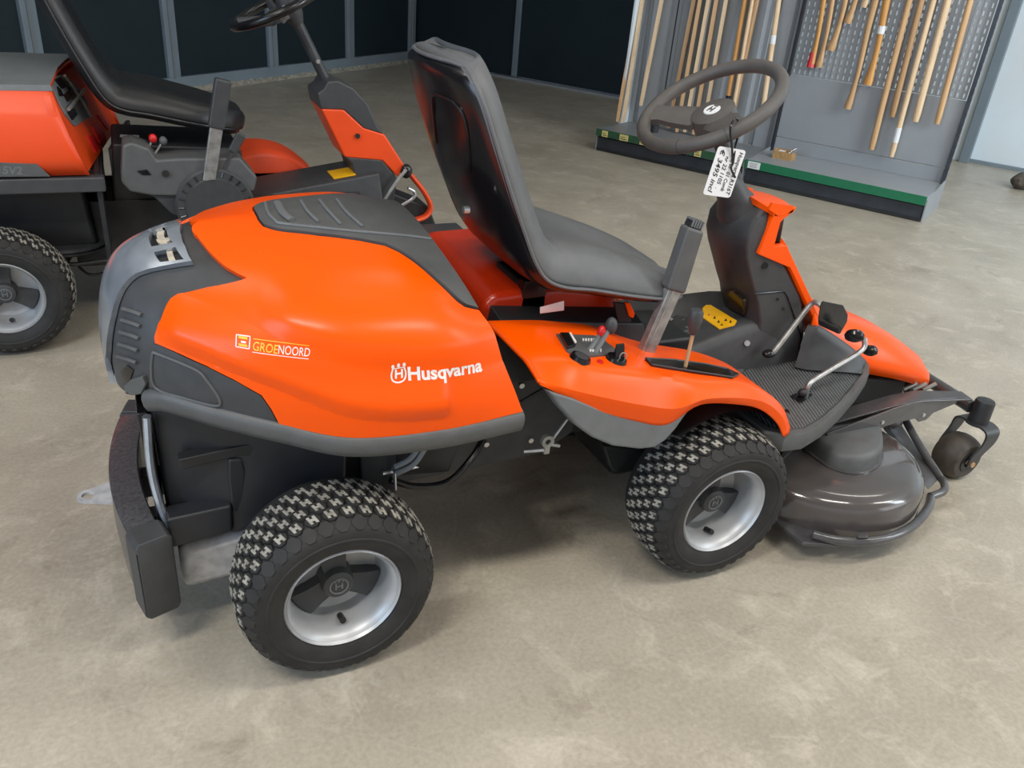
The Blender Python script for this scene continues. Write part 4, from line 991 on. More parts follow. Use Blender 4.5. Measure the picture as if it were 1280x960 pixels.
# shaft, steering wheel
WC = Vector((.993, YC, 1.081)); TL = .558; WA = Vector((math.sin(TL), 0, -math.cos(TL)))
e1 = Vector((math.cos(TL), 0, math.sin(TL))); e2 = Vector((0, 1, 0))
part('steering_shaft', cyl(WC+WA*.05, WC+WA*.30, .020, 20, .024), 'dgrey', MW)
def wheel_ring(root, c, R, tl, r, m, name='steering_wheel'):
    a1 = Vector((math.cos(tl), 0, math.sin(tl)))
    return part(name, tube([c+(a1*math.cos(t)+e2*math.sin(t))*R for t in [2*math.pi*k/64 for k in range(64)]], r, 12, closed=True, up=(math.sin(-tl), 0, math.cos(tl))), m, root)
sw = wheel_ring(MW, WC, .183-.0165, TL, .0165, 'wheelg')
def swp(a, b, h=0): return WC+e1*a+e2*b-WA*h     # a forward-up, b to the far side, h above the wheel plane
def spoke(root, f, ang, m, w0=.055, w1=.05, d=-.03, R=.16, name='spoke'):
    ca_, sa_ = math.cos(ang), math.sin(ang); secs = []
    for t, w, h in ((.02, .05, d), (.05, w0, d+.004), (.09, w0*.92, -.016), (.13, w1*.95, -.006), (R, w1*1.15, 0)):
        x, y = ca_*t, sa_*t; px_, py_ = -sa_*w/2, ca_*w/2
        secs.append([f(x+px_, y+py_, h-.010), f(x+px_, y+py_, h+.004), f(x+px_*.7, y+py_*.7, h+.010), f(x-px_*.7, y-py_*.7, h+.010), f(x-px_, y-py_, h+.004), f(x-px_, y-py_, h-.010)])
    return part(name, loft(secs, True), m, root, sharp=50)
sl_ = spoke(sw, swp, math.radians(122), 'wheelg', .080, .06)
sr_ = spoke(sw, swp, math.radians(-108), 'wheelg', .085, .075)
def disc(f, r, h0, h1, n=24, ry=1): return loft([[f(r*k_*math.cos(2*math.pi*k/n), r*ry*k_*math.sin(2*math.pi*k/n), h) for k in range(n)] for h, k_ in ((h0, 1), (h1-.004, 1), (h1, .88))], True)
part('wheel_hub', disc(swp, .054, -.055, -.012), 'wheelg', sw, sharp=40)
part('hub_boss', disc(swp, .036, -.085, -.05), 'dgrey', sw, sharp=40)
em = part('hub_emblem', disc(swp, .021, -.0125, -.010, ry=1.15), 'white', sw, sharp=40)
# emblem: crowned H in relief
eb = MB()
for (a0, a1_, b0, b1) in ((-.010, .008, -.008, -.0045), (-.010, .008, .0045, .008), (-.003, .001, -.0045, .0045), (.011, .017, -.007, -.004), (.011, .018, -.0015, .0015), (.011, .017, .004, .007)):
    v = [swp(a, b, h) for h in (-.0102, -.0088) for a, b in ((a0, b0), (a1_, b0), (a1_, b1), (a0, b1))]
    eb.add((v, [(0, 1, 2, 3), (7, 6, 5, 4), (0, 4, 5, 1), (1, 5, 6, 2), (2, 6, 7, 3), (3, 7, 4, 0)]))
part('emblem_crown', eb.out(), 'wheelg', em)['kind'] = 'stuff'
for a in (-62, -25): # joints in the rim cover
    aa = math.radians(a-90); c_ = WC+(e1*math.cos(aa)+e2*math.sin(aa))*.1665; t_ = (-e1*math.sin(aa)+e2*math.cos(aa))
    part('rim_joint', tube([c_-t_*.001, c_+t_*.001], .0170, 14), 'dgrey', sw)
# ---- near and far footplates
def zp(a, b, z): return at(a, b, 'z', z)
fpl = [(1.03, .265), (1.06, .06), (1.10, .030), (1.16, .024), (1.25, .055), (1.36, .105), (1.48, .170), (1.57, .225), (1.605, .262), (1.60, .30), (1.55, .36), (1.43, .36), (1.20, .345)]
def fp(sgn):
    y = (lambda v: v) if sgn < 0 else (lambda v: 2*YC-v)
    bot = [(x, y(v), .335) for x, v in fpl]; n = len(fpl)
    cx, cy2 = 1.30, .22
    def sh_(k, z, dz=0): return [(cx+(x-cx)*k, y(cy2+(v-cy2)*k), z+.09*max(0, cy2+(v-cy2)*k-.05)) for x, v in fpl]
    o = part('footplate', loft([sh_(.99, .325), sh_(1.0, .335), sh_(1.0, .368), sh_(.985, .374), sh_(.90, .373), sh_(.885, .366)], True), 'grey', MW, sharp=30)
    return o
f1 = fp(-1); f2 = fp(1)
# ribbed rubber mat
mt = MB(); random.seed(5)
mpoly = [Vector((1.30+(x-1.30)*.87, .22+(v-.22)*.87)) for x, v in fpl]
mt.add(prismz([tuple(p) for p in mpoly], .366, .3675))
ridge = MB()
for k in range(60):
    off = -.25+k*.0095
    # diagonal ridges
    d = Vector((.30, .95)).normalized(); nrm = Vector((d.y, -d.x)); c = Vector((1.30, .2))+nrm*off
    ts = []
    for i in range(len(mpoly)):
        a, b = mpoly[i], mpoly[(i+1) % len(mpoly)]; da, db = (a-c).dot(nrm), (b-c).dot(nrm)
        if da*db < 0: ts.append((a.lerp(b, da/(da-db))-c).dot(d))
    if len(ts) >= 2:
        a, b = c+d*(min(ts)+.004), c+d*(max(ts)-.004); w = nrm*.0022
        if (b-a).length > .02: ridge.add(hexa([(a.x-w.x, a.y-w.y, .3672), (a.x+w.x, a.y+w.y, .3672), (b.x+w.x, b.y+w.y, .3672), (b.x-w.x, b.y-w.y, .3672)], [(a.x-w.x*.5, a.y-w.y*.5, .3692), (a.x+w.x*.5, a.y+w.y*.5, .3692), (b.x+w.x*.5, b.y+w.y*.5, .3692), (b.x-w.x*.5, b.y-w.y*.5, .3692)]))
tl = lambda vf: ([Vector((p[0], p[1], p[2]+.09*max(0, p[1]-.05))) for p in vf[0]], vf[1])
mo = part('foot_mat', tl(mt.out()), 'dgrey', f1)
part('mat_ridges', tl(ridge.out()), 'lgrey', f1)['kind'] = 'stuff'
# raised front lip of the footplate
lp = [(1010, 407, .325), (1024, 411, .305), (1040, 421, .29), (1056, 432, .275), (1070, 443, .262), (1082, 455, .248)]
P_ = spline([at(a, b, 'y', y) for a, b, y in lp], 5)
part('footplate_lip', loft([[Vector((p.x+.010, p.y+.012, .37)), p+Vector((.014, .010, -.006)), p+Vector((.010, .006, .004)), p+Vector((-.006, -.004, .003)), p+Vector((-.014, -.008, -.012)), Vector((p.x-.040, p.y-.03, .376+.09*max(0, p.y-.08)))] for p in P_], True), 'dgrey', MW, sharp=50)
zz = .372
part('pedal_slot', hexa([zp(a, b, .380) for a, b in ((987, 495), (1003, 488), (1016, 493), (1001, 503))], [zp(a, b, .3825) for a, b in ((987, 495), (1003, 488), (1016, 493), (1001, 503))]), 'black', MW)
part('plate_screw', cyl(zp(983, 515, .368), zp(983, 515, .376), .008, 10), 'black', MW)
# pedals
A = zp(1007, 494, .382); B = A+Vector((0, 0, .03)); C2 = at(1078, 437, 'y', .19); 
part('pedal_arm', rtube([A, B, B+Vector((.02, .004, .012)), A.lerp(C2, .5)+Vector((0, 0, .018)), C2, C2+Vector((.006, .01, .03))], .0075, seg=12), 'steel', MW)
part('pedal_pivot', blob(zp(1003, 491, .392), .012, .012, .012), 'blackm', MW)
A = at(966, 441, 'y', .295); C3 = at(1013, 381, 'y', .31); part('pedal_arm', rtube([A+Vector((-.01, .01, -.01)), A, A.lerp(C3, .5), C3, at(1022, 379, 'y', .29), at(1030, 386, 'y', .27)], .0075, seg=12), 'galv', MW)
part('pivot_boot', blob(at(961, 442, 'y', .3), .02, .015, .012), 'black', MW)
def pad(L, y0, y1, m, lab, name='pedal_pad'):
    a = [at(p[0], p[1], 'y', y0) for p in L]; d = Vector((.018, 0, -.028)); 
    b = [p+d+Vector((0, y1-y0, 0)) for p in a]
    return part(name, hexa(a, b), m, MW, bevel=.006, seg=3, label=lab)
pd = pad([(1026, 374), (1055, 380), (1061, 392), (1050, 411), (1022, 398)], .245, .255, 'black', 'square black brake pedal pad')
pc = at(1068, 421, 'y', .20); uu = Vector((.45, .6, .66)).normalized()
T_ = Matrix.Translation(pc) @ uu.to_track_quat('Y', 'Z').to_matrix().to_4x4()
part('pedal_pad', lathe([(0, -.010), (.016, -.009), (.024, -.004), (.026, .004), (.022, .012), (0, .014)], 24, T_), 'black', MW, label='round black ribbed drive pedal pad')
part('pedal_pad', lathe([(0, -.010), (.012, -.009), (.019, -.004), (.020, .004), (.016, .012), (0, .014)], 24, Matrix.Translation(at(1085, 428, 'y', .205)-Vector((-.02, 0, .03))) @ uu.to_track_quat('Y', 'Z').to_matrix().to_4x4()), 'black', MW)
part('pedal_housing', hexa([(1.48, .25, .36), (1.66, .27, .34), (1.66, .42, .34), (1.48, .42, .36)], [(1.50, .27, .44), (1.62, .28, .40), (1.62, .42, .41), (1.50, .42, .45)]), 'blackm', MW, bevel=.01)
# ---- orange nose cover over the deck linkage
NS = [  # x, centre z, half width, edge z
 (1.40, .585, .10, .54), (1.46, .555, .115, .47), (1.53, .520, .135, .43), (1.62, .490, .155, .40), (1.72, .455, .165, .375), (1.81, .410, .165, .345), (1.88, .365, .155, .315), (1.93, .315, .13, .285), (1.945, .270, .10, .26)]
secs = []
for x, zc, h, ze in NS:
    secs.append([(x, YC-h, ze-.045), (x, YC-h-.002, ze-.01), (x, YC-h*.96, ze+.01), (x, YC-h*.72, zc-(zc-ze)*.22), (x, YC-h*.35, zc-.003), (x, YC, zc), (x, YC+h*.35, zc-.003), (x, YC+h*.72, zc-(zc-ze)*.22), (x, YC+h*.96, ze+.01), (x, YC+h+.002, ze-.01), (x, YC+h, ze-.045)])
sx = []
for j in range(len(secs)-1):
    for t in range(4): sx.append([cr(Vector(secs[max(0, j-1)][k]), Vector(secs[j][k]), Vector(secs[j+1][k]), Vector(secs[min(len(secs)-1, j+2)][k]), t/4) for k in range(11)])
sx.append([Vector(p) for p in secs[-1]])
c_ = [Vector((1.948, p.y*.8+YC*.2, .245+(p.z-.245)*.5)) for p in sx[-1]]; sx.append(c_)
nc = part('nose_cover', loft(sx, cap=False), 'orange', MW, sharp=50); so = nc.modifiers.new('t', 'SOLIDIFY'); so.thickness = .006; so.offset = -1
part('nose_fixing', hexa([(1.915, .33, .20), (1.935, .33, .20), (1.935, .35, .20), (1.915, .35, .20)], [(1.90, .32, .262), (1.94, .32, .262), (1.94, .36, .262), (1.90, .36, .262)]), 'blackm', MW)
part('linkage_mass', hexa([(1.40, .28, .17), (1.86, .30, .17), (1.86, .54, .17), (1.40, .56, .17)], [(1.40, .30, .36), (1.84, .30, .29), (1.84, .54, .29), (1.40, .54, .36)]), 'blackm', MW, bevel=.01)
for k in range(3): part('linkage_clip', cyl((1.80+.03*k, .27-.01*k, .275), (1.83+.03*k, .255-.01*k, .30), .006, 8), 'galv', MW)
part('near_deck_strut', cyl((1.10, .30, .30), (1.55, .30, .20), .014, 10), 'blackm', MW)
# ---- cutting deck
dk = thing_part = None
LC = (1.445, .200); LR = .285
def outline(off=0, n=40):
    pts = []; R = LR-off
    for k in range(n+1):   # near lobe
        a = math.radians(190+165*k/n) ; pts.append((LC[0]+R*math.cos(a), LC[1]+R*math.sin(a)))
    a0 = pts[-1]; pts += [(a0[0]-.012*t, a0[1]+(.16)*t) for t in (.4, .8)]
    pts += [(1.71-off, .39), (1.715-off, .42), (1.71-off, .45)]
    m = [(x, 2*YC-y) for x, y in reversed(pts[:n+3])]; pts += m
    pts += [(1.17+off, 2*YC-.25), (1.17+off, .42), (1.17+off, .25)]
    return pts
prof = [(-.004, .058), (0, .060), (0, .135), (.004, .150), (.012, .162), (.026, .171), (.045, .175), (.07, .176)]
deck = part('cutting_deck', loft([[(x, y, z) for x, y in outline(o)] for o, z in prof], True), 'deck', MW, sharp=60)
gd = [zp(a, b, .085) for a, b in ((1016, 668), (1045, 675), (1080, 677), (1115, 671), (1143, 656), (1160, 635), (1164, 620))]
part('guard_tube', rtube(gd, .0125, seg=12), 'decks', deck)
part('guard_plate', prismz([tuple(zp(a, b, .07).xy) for a, b in ((966, 643), (985, 650), (1020, 664), (1050, 670), (1048, 683), (1003, 680), (968, 652))], .064, .074), 'decks', deck, bevel=.003)
part('tube_bracket', hexa([zp(a, b, .085) for a, b in ((1072, 668), (1085, 668), (1085, 676), (1072, 676))], [zp(a, b, .105) for a, b in ((1072, 666), (1085, 666), (1085, 672), (1072, 672))]), 'decks', deck, bevel=.002)
# side frame plate and tube on the right of the lobe
st = [zp(1124, 505, .20), zp(1132, 525, .18), zp(1150, 558, .14), zp(1172, 592, .10), zp(1180, 604, .095), zp(1179, 614, .09), zp(1163, 621, .088)]
part('side_tube', rtube(st, .0115, seg=12), 'decks', deck)
part('side_plate', hexa([zp(1112, 508, .15), zp(1172, 600, .085), zp(1160, 612, .085), zp(1100, 530, .15)], [zp(1112, 508, .16), zp(1172, 600, .095), zp(1160, 612, .095), zp(1100, 530, .16)]), 'decks', deck, bevel=.002)
# pulley cover
pcv = [(1075, 508), (1092, 524), (1099, 550), (1101, 572), (1094, 583), (1078, 590), (1058, 590), (1035, 582), (1014, 567), (1005, 556), (1020, 530), (1040, 512)]
o2 = spline([zp(a, b, .176) for a, b in pcv], 4, closed=True); c_ = sum(o2, Vector((0, 0, 0)))/len(o2)
ls = [[c_+(p-c_)*k+Vector((0, 0, h)) for p in o2] for k, h in ((1.07, .0), (1.07, .004), (1.0, .006), (.97, .03), (.93, .043), (.84, .050), (.5, .053))]
pv = part('pulley_cover', loft(ls[2:], True), 'grey', deck, sharp=70)
part('cover_flange', loft(ls[:3], True), 'decks', deck, sharp=50)
bb = blob(zp(1108, 522, .185), .05, .05, .028); part('spindle_dome', bb, 'decks', deck)
part('deck_step', hexa([zp(a, b, .178) for a, b in ((968, 585), (1010, 545), (1040, 508), (990, 540))], [zp(a, b, .190) for a, b in ((968, 585), (1010, 545), (1040, 508), (990, 540))]), 'decks', deck, bevel=.003)
# arms carrying the front castors
def arm(sgn):
    Y = (lambda v: v) if sgn < 0 else (lambda v: 2*YC-v)
    top_ = [(1.42, .215, .235), (1.70, .185, .285), (1.78, .175, .288), (1.98, .165, .27), (1.99, .215, .27), (1.80, .235, .29), (1.70, .235, .287), (1.42, .265, .235)]
    n = len(top_)
    lo_ = [(x, Y(y), z-.006) for x, y, z in top_]; hi_ = [(x, Y(y), z) for x, y, z in top_]
    a = part('castor_arm', hexa(lo_, hi_), 'decks', MW, bevel=.002)
    sd_ = [(1.42, .235), (1.70, .285), (1.78, .288), (1.93, .274), (1.93, .255), (1.84, .235), (1.82, .215), (1.79, .212), (1.77, .228), (1.68, .225), (1.42, .18)]
    part('arm_web', prism(sd_, Y(.178) if sgn < 0 else Y(.184), Y(.184) if sgn < 0 else Y(.178)), 'decks', a, bevel=.001)
    part('arm_bolt', cyl((1.80, Y(.176), .235), (1.80, Y(.19), .235), .006, 10), 'steel', a)
    part('arm_bolt', cyl((1.63, Y(.175), .238), (1.63, Y(.19), .238), .006, 10), 'steel', a)
    return a
arm(-1); arm(1)
part('front_crossbar', cyl((2.02, .185, .225), (2.03, .655, .245), .021, 16), 'decks', MW)
def castor(sgn):
    Y = (lambda v: v) if sgn < 0 else (lambda v: 2*YC-v)
    s = Vector((2.03, Y(.155), .265)); ax = Vector((1.99, Y(.155), .072)); w_ = .052
    sp_2 = part('castor_spindle', lathe([(0, 0), (.026, .002), (.029, .008), (.030, .075), (.024, .08), (0, .08)], 24, Matrix.Translation(s) @ Matrix.Rotation(-math.pi/2, 4, 'X')), 'blackm', MW)
    fk = MB()
    for q in (-1, 1):
        y = ax.y+q*(w_+.004)
        path = [(s.x+.0, s.y, .186), (s.x+.005, s.y+q*.03, .187), (s.x+.004, y, .176), (s.x-.004, y+q*.004, .14), (ax.x+.006, y+q*.002, .10), (ax.x, y, .066)]
        P = spline(path, 4); secs = []
        for i, p in enumerate(P):
            a_, b_ = P[max(0, i-1)], P[min(len(P)-1, i+1)]; t = (b_-a_).normalized(); n = t.cross(Vector((1, 0, 0))).normalized(); w2 = .036-.018*(i/len(P))
            secs.append([p+Vector((-w2, 0, 0))+n*.003, p+Vector((w2, 0, 0))+n*.003, p+Vector((w2, 0, 0))-n*.003, p+Vector((-w2, 0, 0))-n*.003])
        part('fork_side', loft(secs, True), 'frame', sp_2, sharp=40)
    part('fork_plate', cyl((s.x, s.y, .182), (s.x, s.y, .190), .036, 20), 'frame', sp_2)
    tyre = lathe([(.020, -.040), (.040, -.046), (.056, -.044), (.068, -.032), (.0735, -.014), (.0745, 0), (.0735, .014), (.068, .032), (.056, .044), (.040, .046), (.020, .040)], 40, Matrix.Translation(ax))
    cwh = part('castor_wheel', tyre, 'castor', MW, label='bare grey-brown rubber castor wheel')
    part('axle_bolt', cyl(ax+Vector((0, -.064, 0)), ax+Vector((0, .064, 0)), .009, 10), 'woodd', cwh)
    part('wheel_bore', lathe([(.018, -.0475), (.034, -.0475), (.034, -.044), (.018, -.044)], 24, Matrix.Translation(ax)), 'blackm', cwh)
castor(-1); castor(1)
# rear anti-scalp and deck hangers
part('deck_hanger', box(1.20, 1.22, .20, .23, .176, .33), 'frame', MW); part('deck_hanger', box(1.20, 1.22, .61, .64, .176, .33), 'frame', MW)
# ---- writing on the hood
def hood_drop(p):
    l, n, i, d = HCB.ray_cast(Vector((p.x, -1, p.z)), Vector((0, 1, 0)))
    return Vector((p.x, (l.y if l else p.y)-.0008, p.z))
def txt(name, s, a, b, c, m, **k):
    "a: lower left, b: lower right, c: upper left pixel"
    A, B, C_ = (uv3(*q) for q in (a, b, c)); return text_on(name, s, A, B-A, C_-A, m, tail_ref, drop=hood_drop, **k)
def uv3(px, py): u, v = uvof(px, py); return S(u, v)
tail_ref = MW
txt('brand_lettering', 'Husqvarna', (508, 471.5), (600, 460), (507, 455), 'print', bold=.03, label='white brand lettering')
txt('dealer_lettering', 'GROE', (314, 433.5), (345, 438.5), (315.5, 421.5), 'pyellow', bold=.01, label='yellow half of the dealer lettering')
txt('dealer_lettering', 'NOORD', (346, 438.5), (385, 442), (347, 426.5), 'print', bold=.0, label='white half of the dealer lettering')
def line(a, b, w, m, name='rule_line', par=MW):
    A, B = uv3(*a), uv3(*b); u_ = Vector((0, 0, w)); P = [A.lerp(B, k/6) for k in range(7)]
    v = [hood_drop(p) for p in P]+[hood_drop(p+u_) for p in P]; f = [(i, i+1, i+8, i+7) for i in range(6)]
    return obj(name, v, f, m, par, smooth=False)
line((315, 419.5), (385, 429), .0012, 'pyellow'); line((314, 436.5), (384, 445.5), .0012, 'print')
def frame_sq(L, w, m):
    for i in range(4):
        A, B = uv3(*L[i]), uv3(*L[(i+1) % 4]); d = (B-A).normalized(); n = Vector((-d.z, 0, d.x))*w
        v = [hood_drop(p) for p in (A-n, B-n, B+n, A+n)]; obj('logo_frame', v, [(0, 1, 2, 3)], m, MW, smooth=False)
frame_sq([(294, 413.5), (311, 416), (310, 432), (293.5, 429)], .0009, 'print')
for (a, b, w_) in (((297, 418.5), (308, 420.2), .004), ((300, 424), (306, 425), .003), ((297, 428), (308, 430), .004)): line(a, b, w_, 'pyellow' if w_ > .0035 else 'print', 'logo_bar')
# crowned H emblem
for (a, b) in (((491.5, 470), (491.5, 459)), ((499, 469), (499, 458))):
    A, B = uv3(*a), uv3(*b); v = [hood_drop(p) for p in (A, A+Vector((.0035, 0, 0)), B+Vector((.0035, 0, 0)), B)]; obj('emblem_letter', v, [(0, 1, 2, 3)], 'print', MW, smooth=False)
A = uv3(491.5, 465.5); B = uv3(501, 464); v = [hood_drop(p) for p in (A, B, B+Vector((0, 0, .0035)), A+Vector((0, 0, .0035)))]; obj('emblem_letter', v, [(0, 1, 2, 3)], 'print', MW, smooth=False)
cpx = [(489, 458), (487, 466), (489, 472.5), (496, 474.5), (503, 471), (505, 463), (503, 456)]
P = spline([uv3(*q) for q in cpx], 5); v = []; f = []
for i, p in enumerate(P):
    a_, b_ = P[max(0, i-1)], P[min(len(P)-1, i+1)]; t = (b_-a_); n = Vector((-t.z, 0, t.x)).normalized()*.0014; v += [hood_drop(p+n), hood_drop(p-n)]
f = [(2*i, 2*i+2, 2*i+3, 2*i+1) for i in range(len(P)-1)]; obj('emblem_ring', v, f, 'print', MW, smooth=False)
for (a, b) in ((489, 455.5), (496, 453.5), (503, 452.5)):
    A = uv3(a, b); v = [hood_drop(A+Vector((.003*math.cos(t), 0, .0045*math.sin(t)))) for t in [2*math.pi*k/8 for k in range(8)]]; obj('emblem_crown', v, [tuple(range(8))], 'print', MW, smooth=False)
line((489, 458.5), (504, 456), .0018, 'print', 'emblem_crown')
# ---- price tag hanging from the wheel
tgl = at(905, 215, 'y', .245); tgq = [at(a, b, 'y', .245) for a, b in ((898.5, 182.5), (932.5, 189.5), (912.5, 247.5), (878.5, 243))]
o_, ux, uz = tgq[3], tgq[2]-tgq[3], tgq[0]-tgq[3]
PT = thing('price_tag', 'white handwritten card tag hanging from the steering wheel on a black strap', 'tag', tuple(o_+ux/2))
rp = []
for (cx_, cy3) in ((.1, .06), (.9, .06), (.9, .94), (.1, .94)):
    for k in range(5):
        a = math.radians({(.1, .06): 180, (.9, .06): 270, (.9, .94): 0, (.1, .94): 90}[(cx_, cy3)]+90*k/4); rp.append((cx_+.1*math.cos(a), cy3+.06*math.sin(a)))
F_ = [o_+ux*a+uz*b for a, b in rp]; B_ = [p+Vector((0, .0012, 0)) for p in F_]
part('tag_card', hexa(F_, B_), 'white', PT, smooth=False)
fo2 = o_-Vector((0, .0006, 0))
for (s, u0, v0, v1, h) in (('Husqvarna R316T', .79, .95, .05, .15), ('bj 07  01 Comb', .57, .80, .12, .13), ('nr 22 1105  .', .36, .83, .16, .14), ('\u20ac 3495 incl', .12, .95, .06, .17)):
    A = fo2+ux*u0+uz*v0; text_on('handwriting', s, A, uz*(v1-v0), ux*h, 'ink', PT, bold=.012, shear=.25)
R0 = swp(-.06, -.155, 0); K = at(916, 205, 'y', .2435)
part('strap_loop', rtube([K, at(915, 185, 'y', .24), at(913, 160, 'y', .235), at(920, 148, 'y', .26), at(924, 160, 'y', .29), at(919, 185, 'y', .25), K], .0026, seg=8), 'black', PT)
part('strap_end', rtube([K, at(914, 211, 'y', .241), at(919, 222, 'y', .24)], .0024, seg=8), 'black', PT)
# ================================================================ MOWER 2 (older one, behind on the left)
M2 = thing('riding_mower', 'older orange ride-on mower with black seat standing behind on the left before dark panels', 'lawn mower', (-.25, 2.16, 0))
Y2 = 2.16
for (x, y, fl) in ((-.72, 1.735, False), (.24, 1.735, False), (-.72, 2.585, True), (.24, 2.585, True)): place_wheel(M2, x, y, .0, fl, 1.04)
SH = .14; FK = .30; FC = -.406+.30*.596
def onf(px, py, up=0.0):
    n = Vector((1, -SH, FK)); d = ray(px, py); p = CP+d*((FC-SH*1.8-n.dot(CP))/n.dot(d)); return p+n.normalized()*up
def fxz(z, back=0.0, y=1.8): return FC-FK*z-back+SH*(y-1.8)
def hood2(x0, names):
    pr = [(-.355, .600), (-.365, .66), (-.360, .735), (-.350, .790), (-.330, .818), (-.290, .845), (-.262, .872), (-.25, .880)]
    return pr
prf = [(-.352, .600), (-.364, .66), (-.362, .730), (-.350, .785), (-.345, .80), (-.325, .84), (-.318, .868), (-.30, .872)]
secs = []
for k, (bk_, sc_, zl) in enumerate(((0, 1.0, 0), (.12, 1.0, .005), (.30, 1.0, .008), (.50, .98, .0), (.68, .90, -.02), (.78, .72, -.06), (.82, .45, -.12))):
    row = []
    P = prf+[(-.15, .895), (0, .90), (.15, .895)]+[(-a, b) for a, b in reversed(prf)]
    for y, z in P: zz = .6+(z-.6)*(1+zl*3)+0; row.append(Vector((fxz(z, 0, 2.19+y*1.11)-bk_, 2.19+y*1.11*sc_, zz)))
    secs.append(row)
hs = [secs[0]]
for a, b in zip(secs, secs[1:]): hs += [[p.lerp(q, t/4) for p, q in zip(a, b)] for t in (1, 2, 3, 4)]
h2 = part('hood_cover', loft(hs, cap=False), 'orange2', M2, sharp=35); so = h2.modifiers.new('t', 'SOLIDIFY'); so.thickness = .01; so.offset = -1
# grey cap strip on top
cap_ = []
for x in (.0, .2, .4, .6): cap_.append([Vector((fxz(z, 0, 2.19+y*1.11)-x+.004, 2.19+y*1.11, z+.004)) for y, z in ((-.322, .855), (-.318, .872), (-.30, .876), (-.15, .899), (0, .904), (.15, .899), (.30, .876), (.318, .872), (.322, .855))])
part('hood_top_strip', loft(cap_, cap=False), 'lgrey', M2, sharp=50)
# front face: orange bezel, grey slotted grille, red lower recesses
fo_ = [onf(*q) for q in ((61, 100), (62, 117), (84, 157), (108, 195), (120, 211))]
part('front_bezel', hexa([Vector((fxz(z, .03, 2.19+y*1.11), 2.19+y*1.11, z)) for y, z in ((-.35, .602), (-.35, .80), (-.31, .868), (.31, .868), (.35, .80), (.355, .602))], [Vector((fxz(z, .010, 2.19+y*1.11), 2.19+y*1.11, z)) for y, z in ((-.35, .602), (-.35, .80), (-.31, .868), (.31, .868), (.35, .80), (.355, .602))]), 'orange2', M2)
gpl = [(67, 96), (80, 92), (96, 104), (111, 127), (113, 147), (96, 158), (84, 143), (74, 124), (66, 104)]
gq = [onf(a, b) for a, b in gpl]
gb = part('grille_panel', hexa([p-Vector((.010, 0, .003)) for p in gq], [p+Vector((-.004, 0, 0)) for p in gq]), 'lgrey', M2, bevel=.003)
for q in (((69, 99), (76, 96), (86, 106), (78, 111)), ((80, 101), (88, 100), (93, 108), (88, 112)), ((80, 118), (89, 111), (94, 119), (85, 127)), ((97, 113), (103, 117), (106, 128), (99, 125)), ((85, 140), (93, 135), (97, 143), (91, 150)), ((72, 108), (76, 112), (80, 120), (75, 120))):
    part('grille_opening', hexa([onf(a, b, -.006) for a, b in q], [onf(a, b, .001) for a, b in q]), 'black', gb, smooth=False)
part('grille_bar', tube([onf(79, 95, .004), onf(88, 108, .006), onf(101, 128, .006), onf(112, 146, .004)], .006, 8), 'galv', gb)
part('grille_bar', tube([onf(84, 137, .004), onf(96, 122, .006), onf(104, 112, .004)], .006, 8), 'galv', gb)
for q in (((117, 157), (125, 153), (133, 172), (127, 178)), ((123, 143), (128, 144), (139, 158), (137, 162)), ((112, 170), (118, 168), (126, 183), (122, 190))):
    part('vent_recess', hexa([onf(a, b, -.012) for a, b in q], [onf(a, b, -.004) for a, b in q]), 'red', M2, smooth=False)
def sl2(L, y, t, m, name, **k): 
    P = [at(a, b, 'y', y) for a, b in L]; return part(name, prism([(p.x, p.z) for p in P], y, y+t), m, k.pop('root', M2), **k)
sl2([(-60, 200), (0, 203), (46, 205), (63, 221), (-60, 222)], 1.788, .01, 'grey', 'side_badge', bevel=.002)
A, B, C_ = at(-2, 217, 'y', 1.787), at(28, 218, 'y', 1.787), at(-2, 207, 'y', 1.787)
text_on('model_lettering', '15V2', A, B-A, C_-A, 'lgrey', M2, bold=.03)
part('skirt_bar', box(-1.15, -.365, 1.785, 1.83, .545, .595), 'dgrey', M2, bevel=.006)
part('skirt_bar', box(-1.15, -.365, 2.55, 2.595, .545, .595), 'dgrey', M2, bevel=.006)
part('skirt_bar', box(-.41, -.37, 1.80, 2.30, .553, .592), 'blackm', M2, bevel=.004)
part('firewall', box(-.395, -.38, 1.815, 2.50, .30, .60), 'blackm', M2)
part('seat_bulkhead', hexa([(-.345, 2.0, .45), (-.33, 2.0, .45), (-.26, 2.5, .45), (-.275, 2.5, .45)], [(-.345, 2.0, .64), (-.33, 2.0, .64), (-.26, 2.5, .64), (-.275, 2.5, .64)]), 'blackm', M2)
part('engine_block', hexa([(-1.0, 1.95, .30), (-.42, 1.95, .30), (-.42, 2.38, .30), (-1.0, 2.38, .30)], [(-1.0, 1.88, .62), (-.44, 1.88, .62), (-.44, 2.44, .62), (-1.0, 2.44, .62)]), 'blackm', M2, bevel=.02)
part('rear_body', hexa([(-1.10, 1.95, .22), (-.9, 1.95, .22), (-.9, 2.38, .22), (-1.1, 2.38, .22)], [(-1.12, 1.92, .54), (-.9, 1.92, .54), (-.9, 2.4, .54), (-1.12, 2.4, .54)]), 'dgrey', M2, bevel=.01)
part('chassis_plate', box(-.50, .55, 1.98, 1.995, .22, .46), 'blackm', M2, bevel=.003)
part('chassis_plate', box(-.50, .55, 2.33, 2.345, .22, .46), 'blackm', M2, bevel=.003)
part('seat_box', hexa([(-.36, 1.99, .40), (.14, 1.99, .40), (.14, 2.34, .40), (-.36, 2.34, .40)], [(-.33, 1.99, .66), (.10, 1.99, .64), (.10, 2.34, .64), (-.33, 2.34, .66)]), 'blackm', M2, bevel=.01)
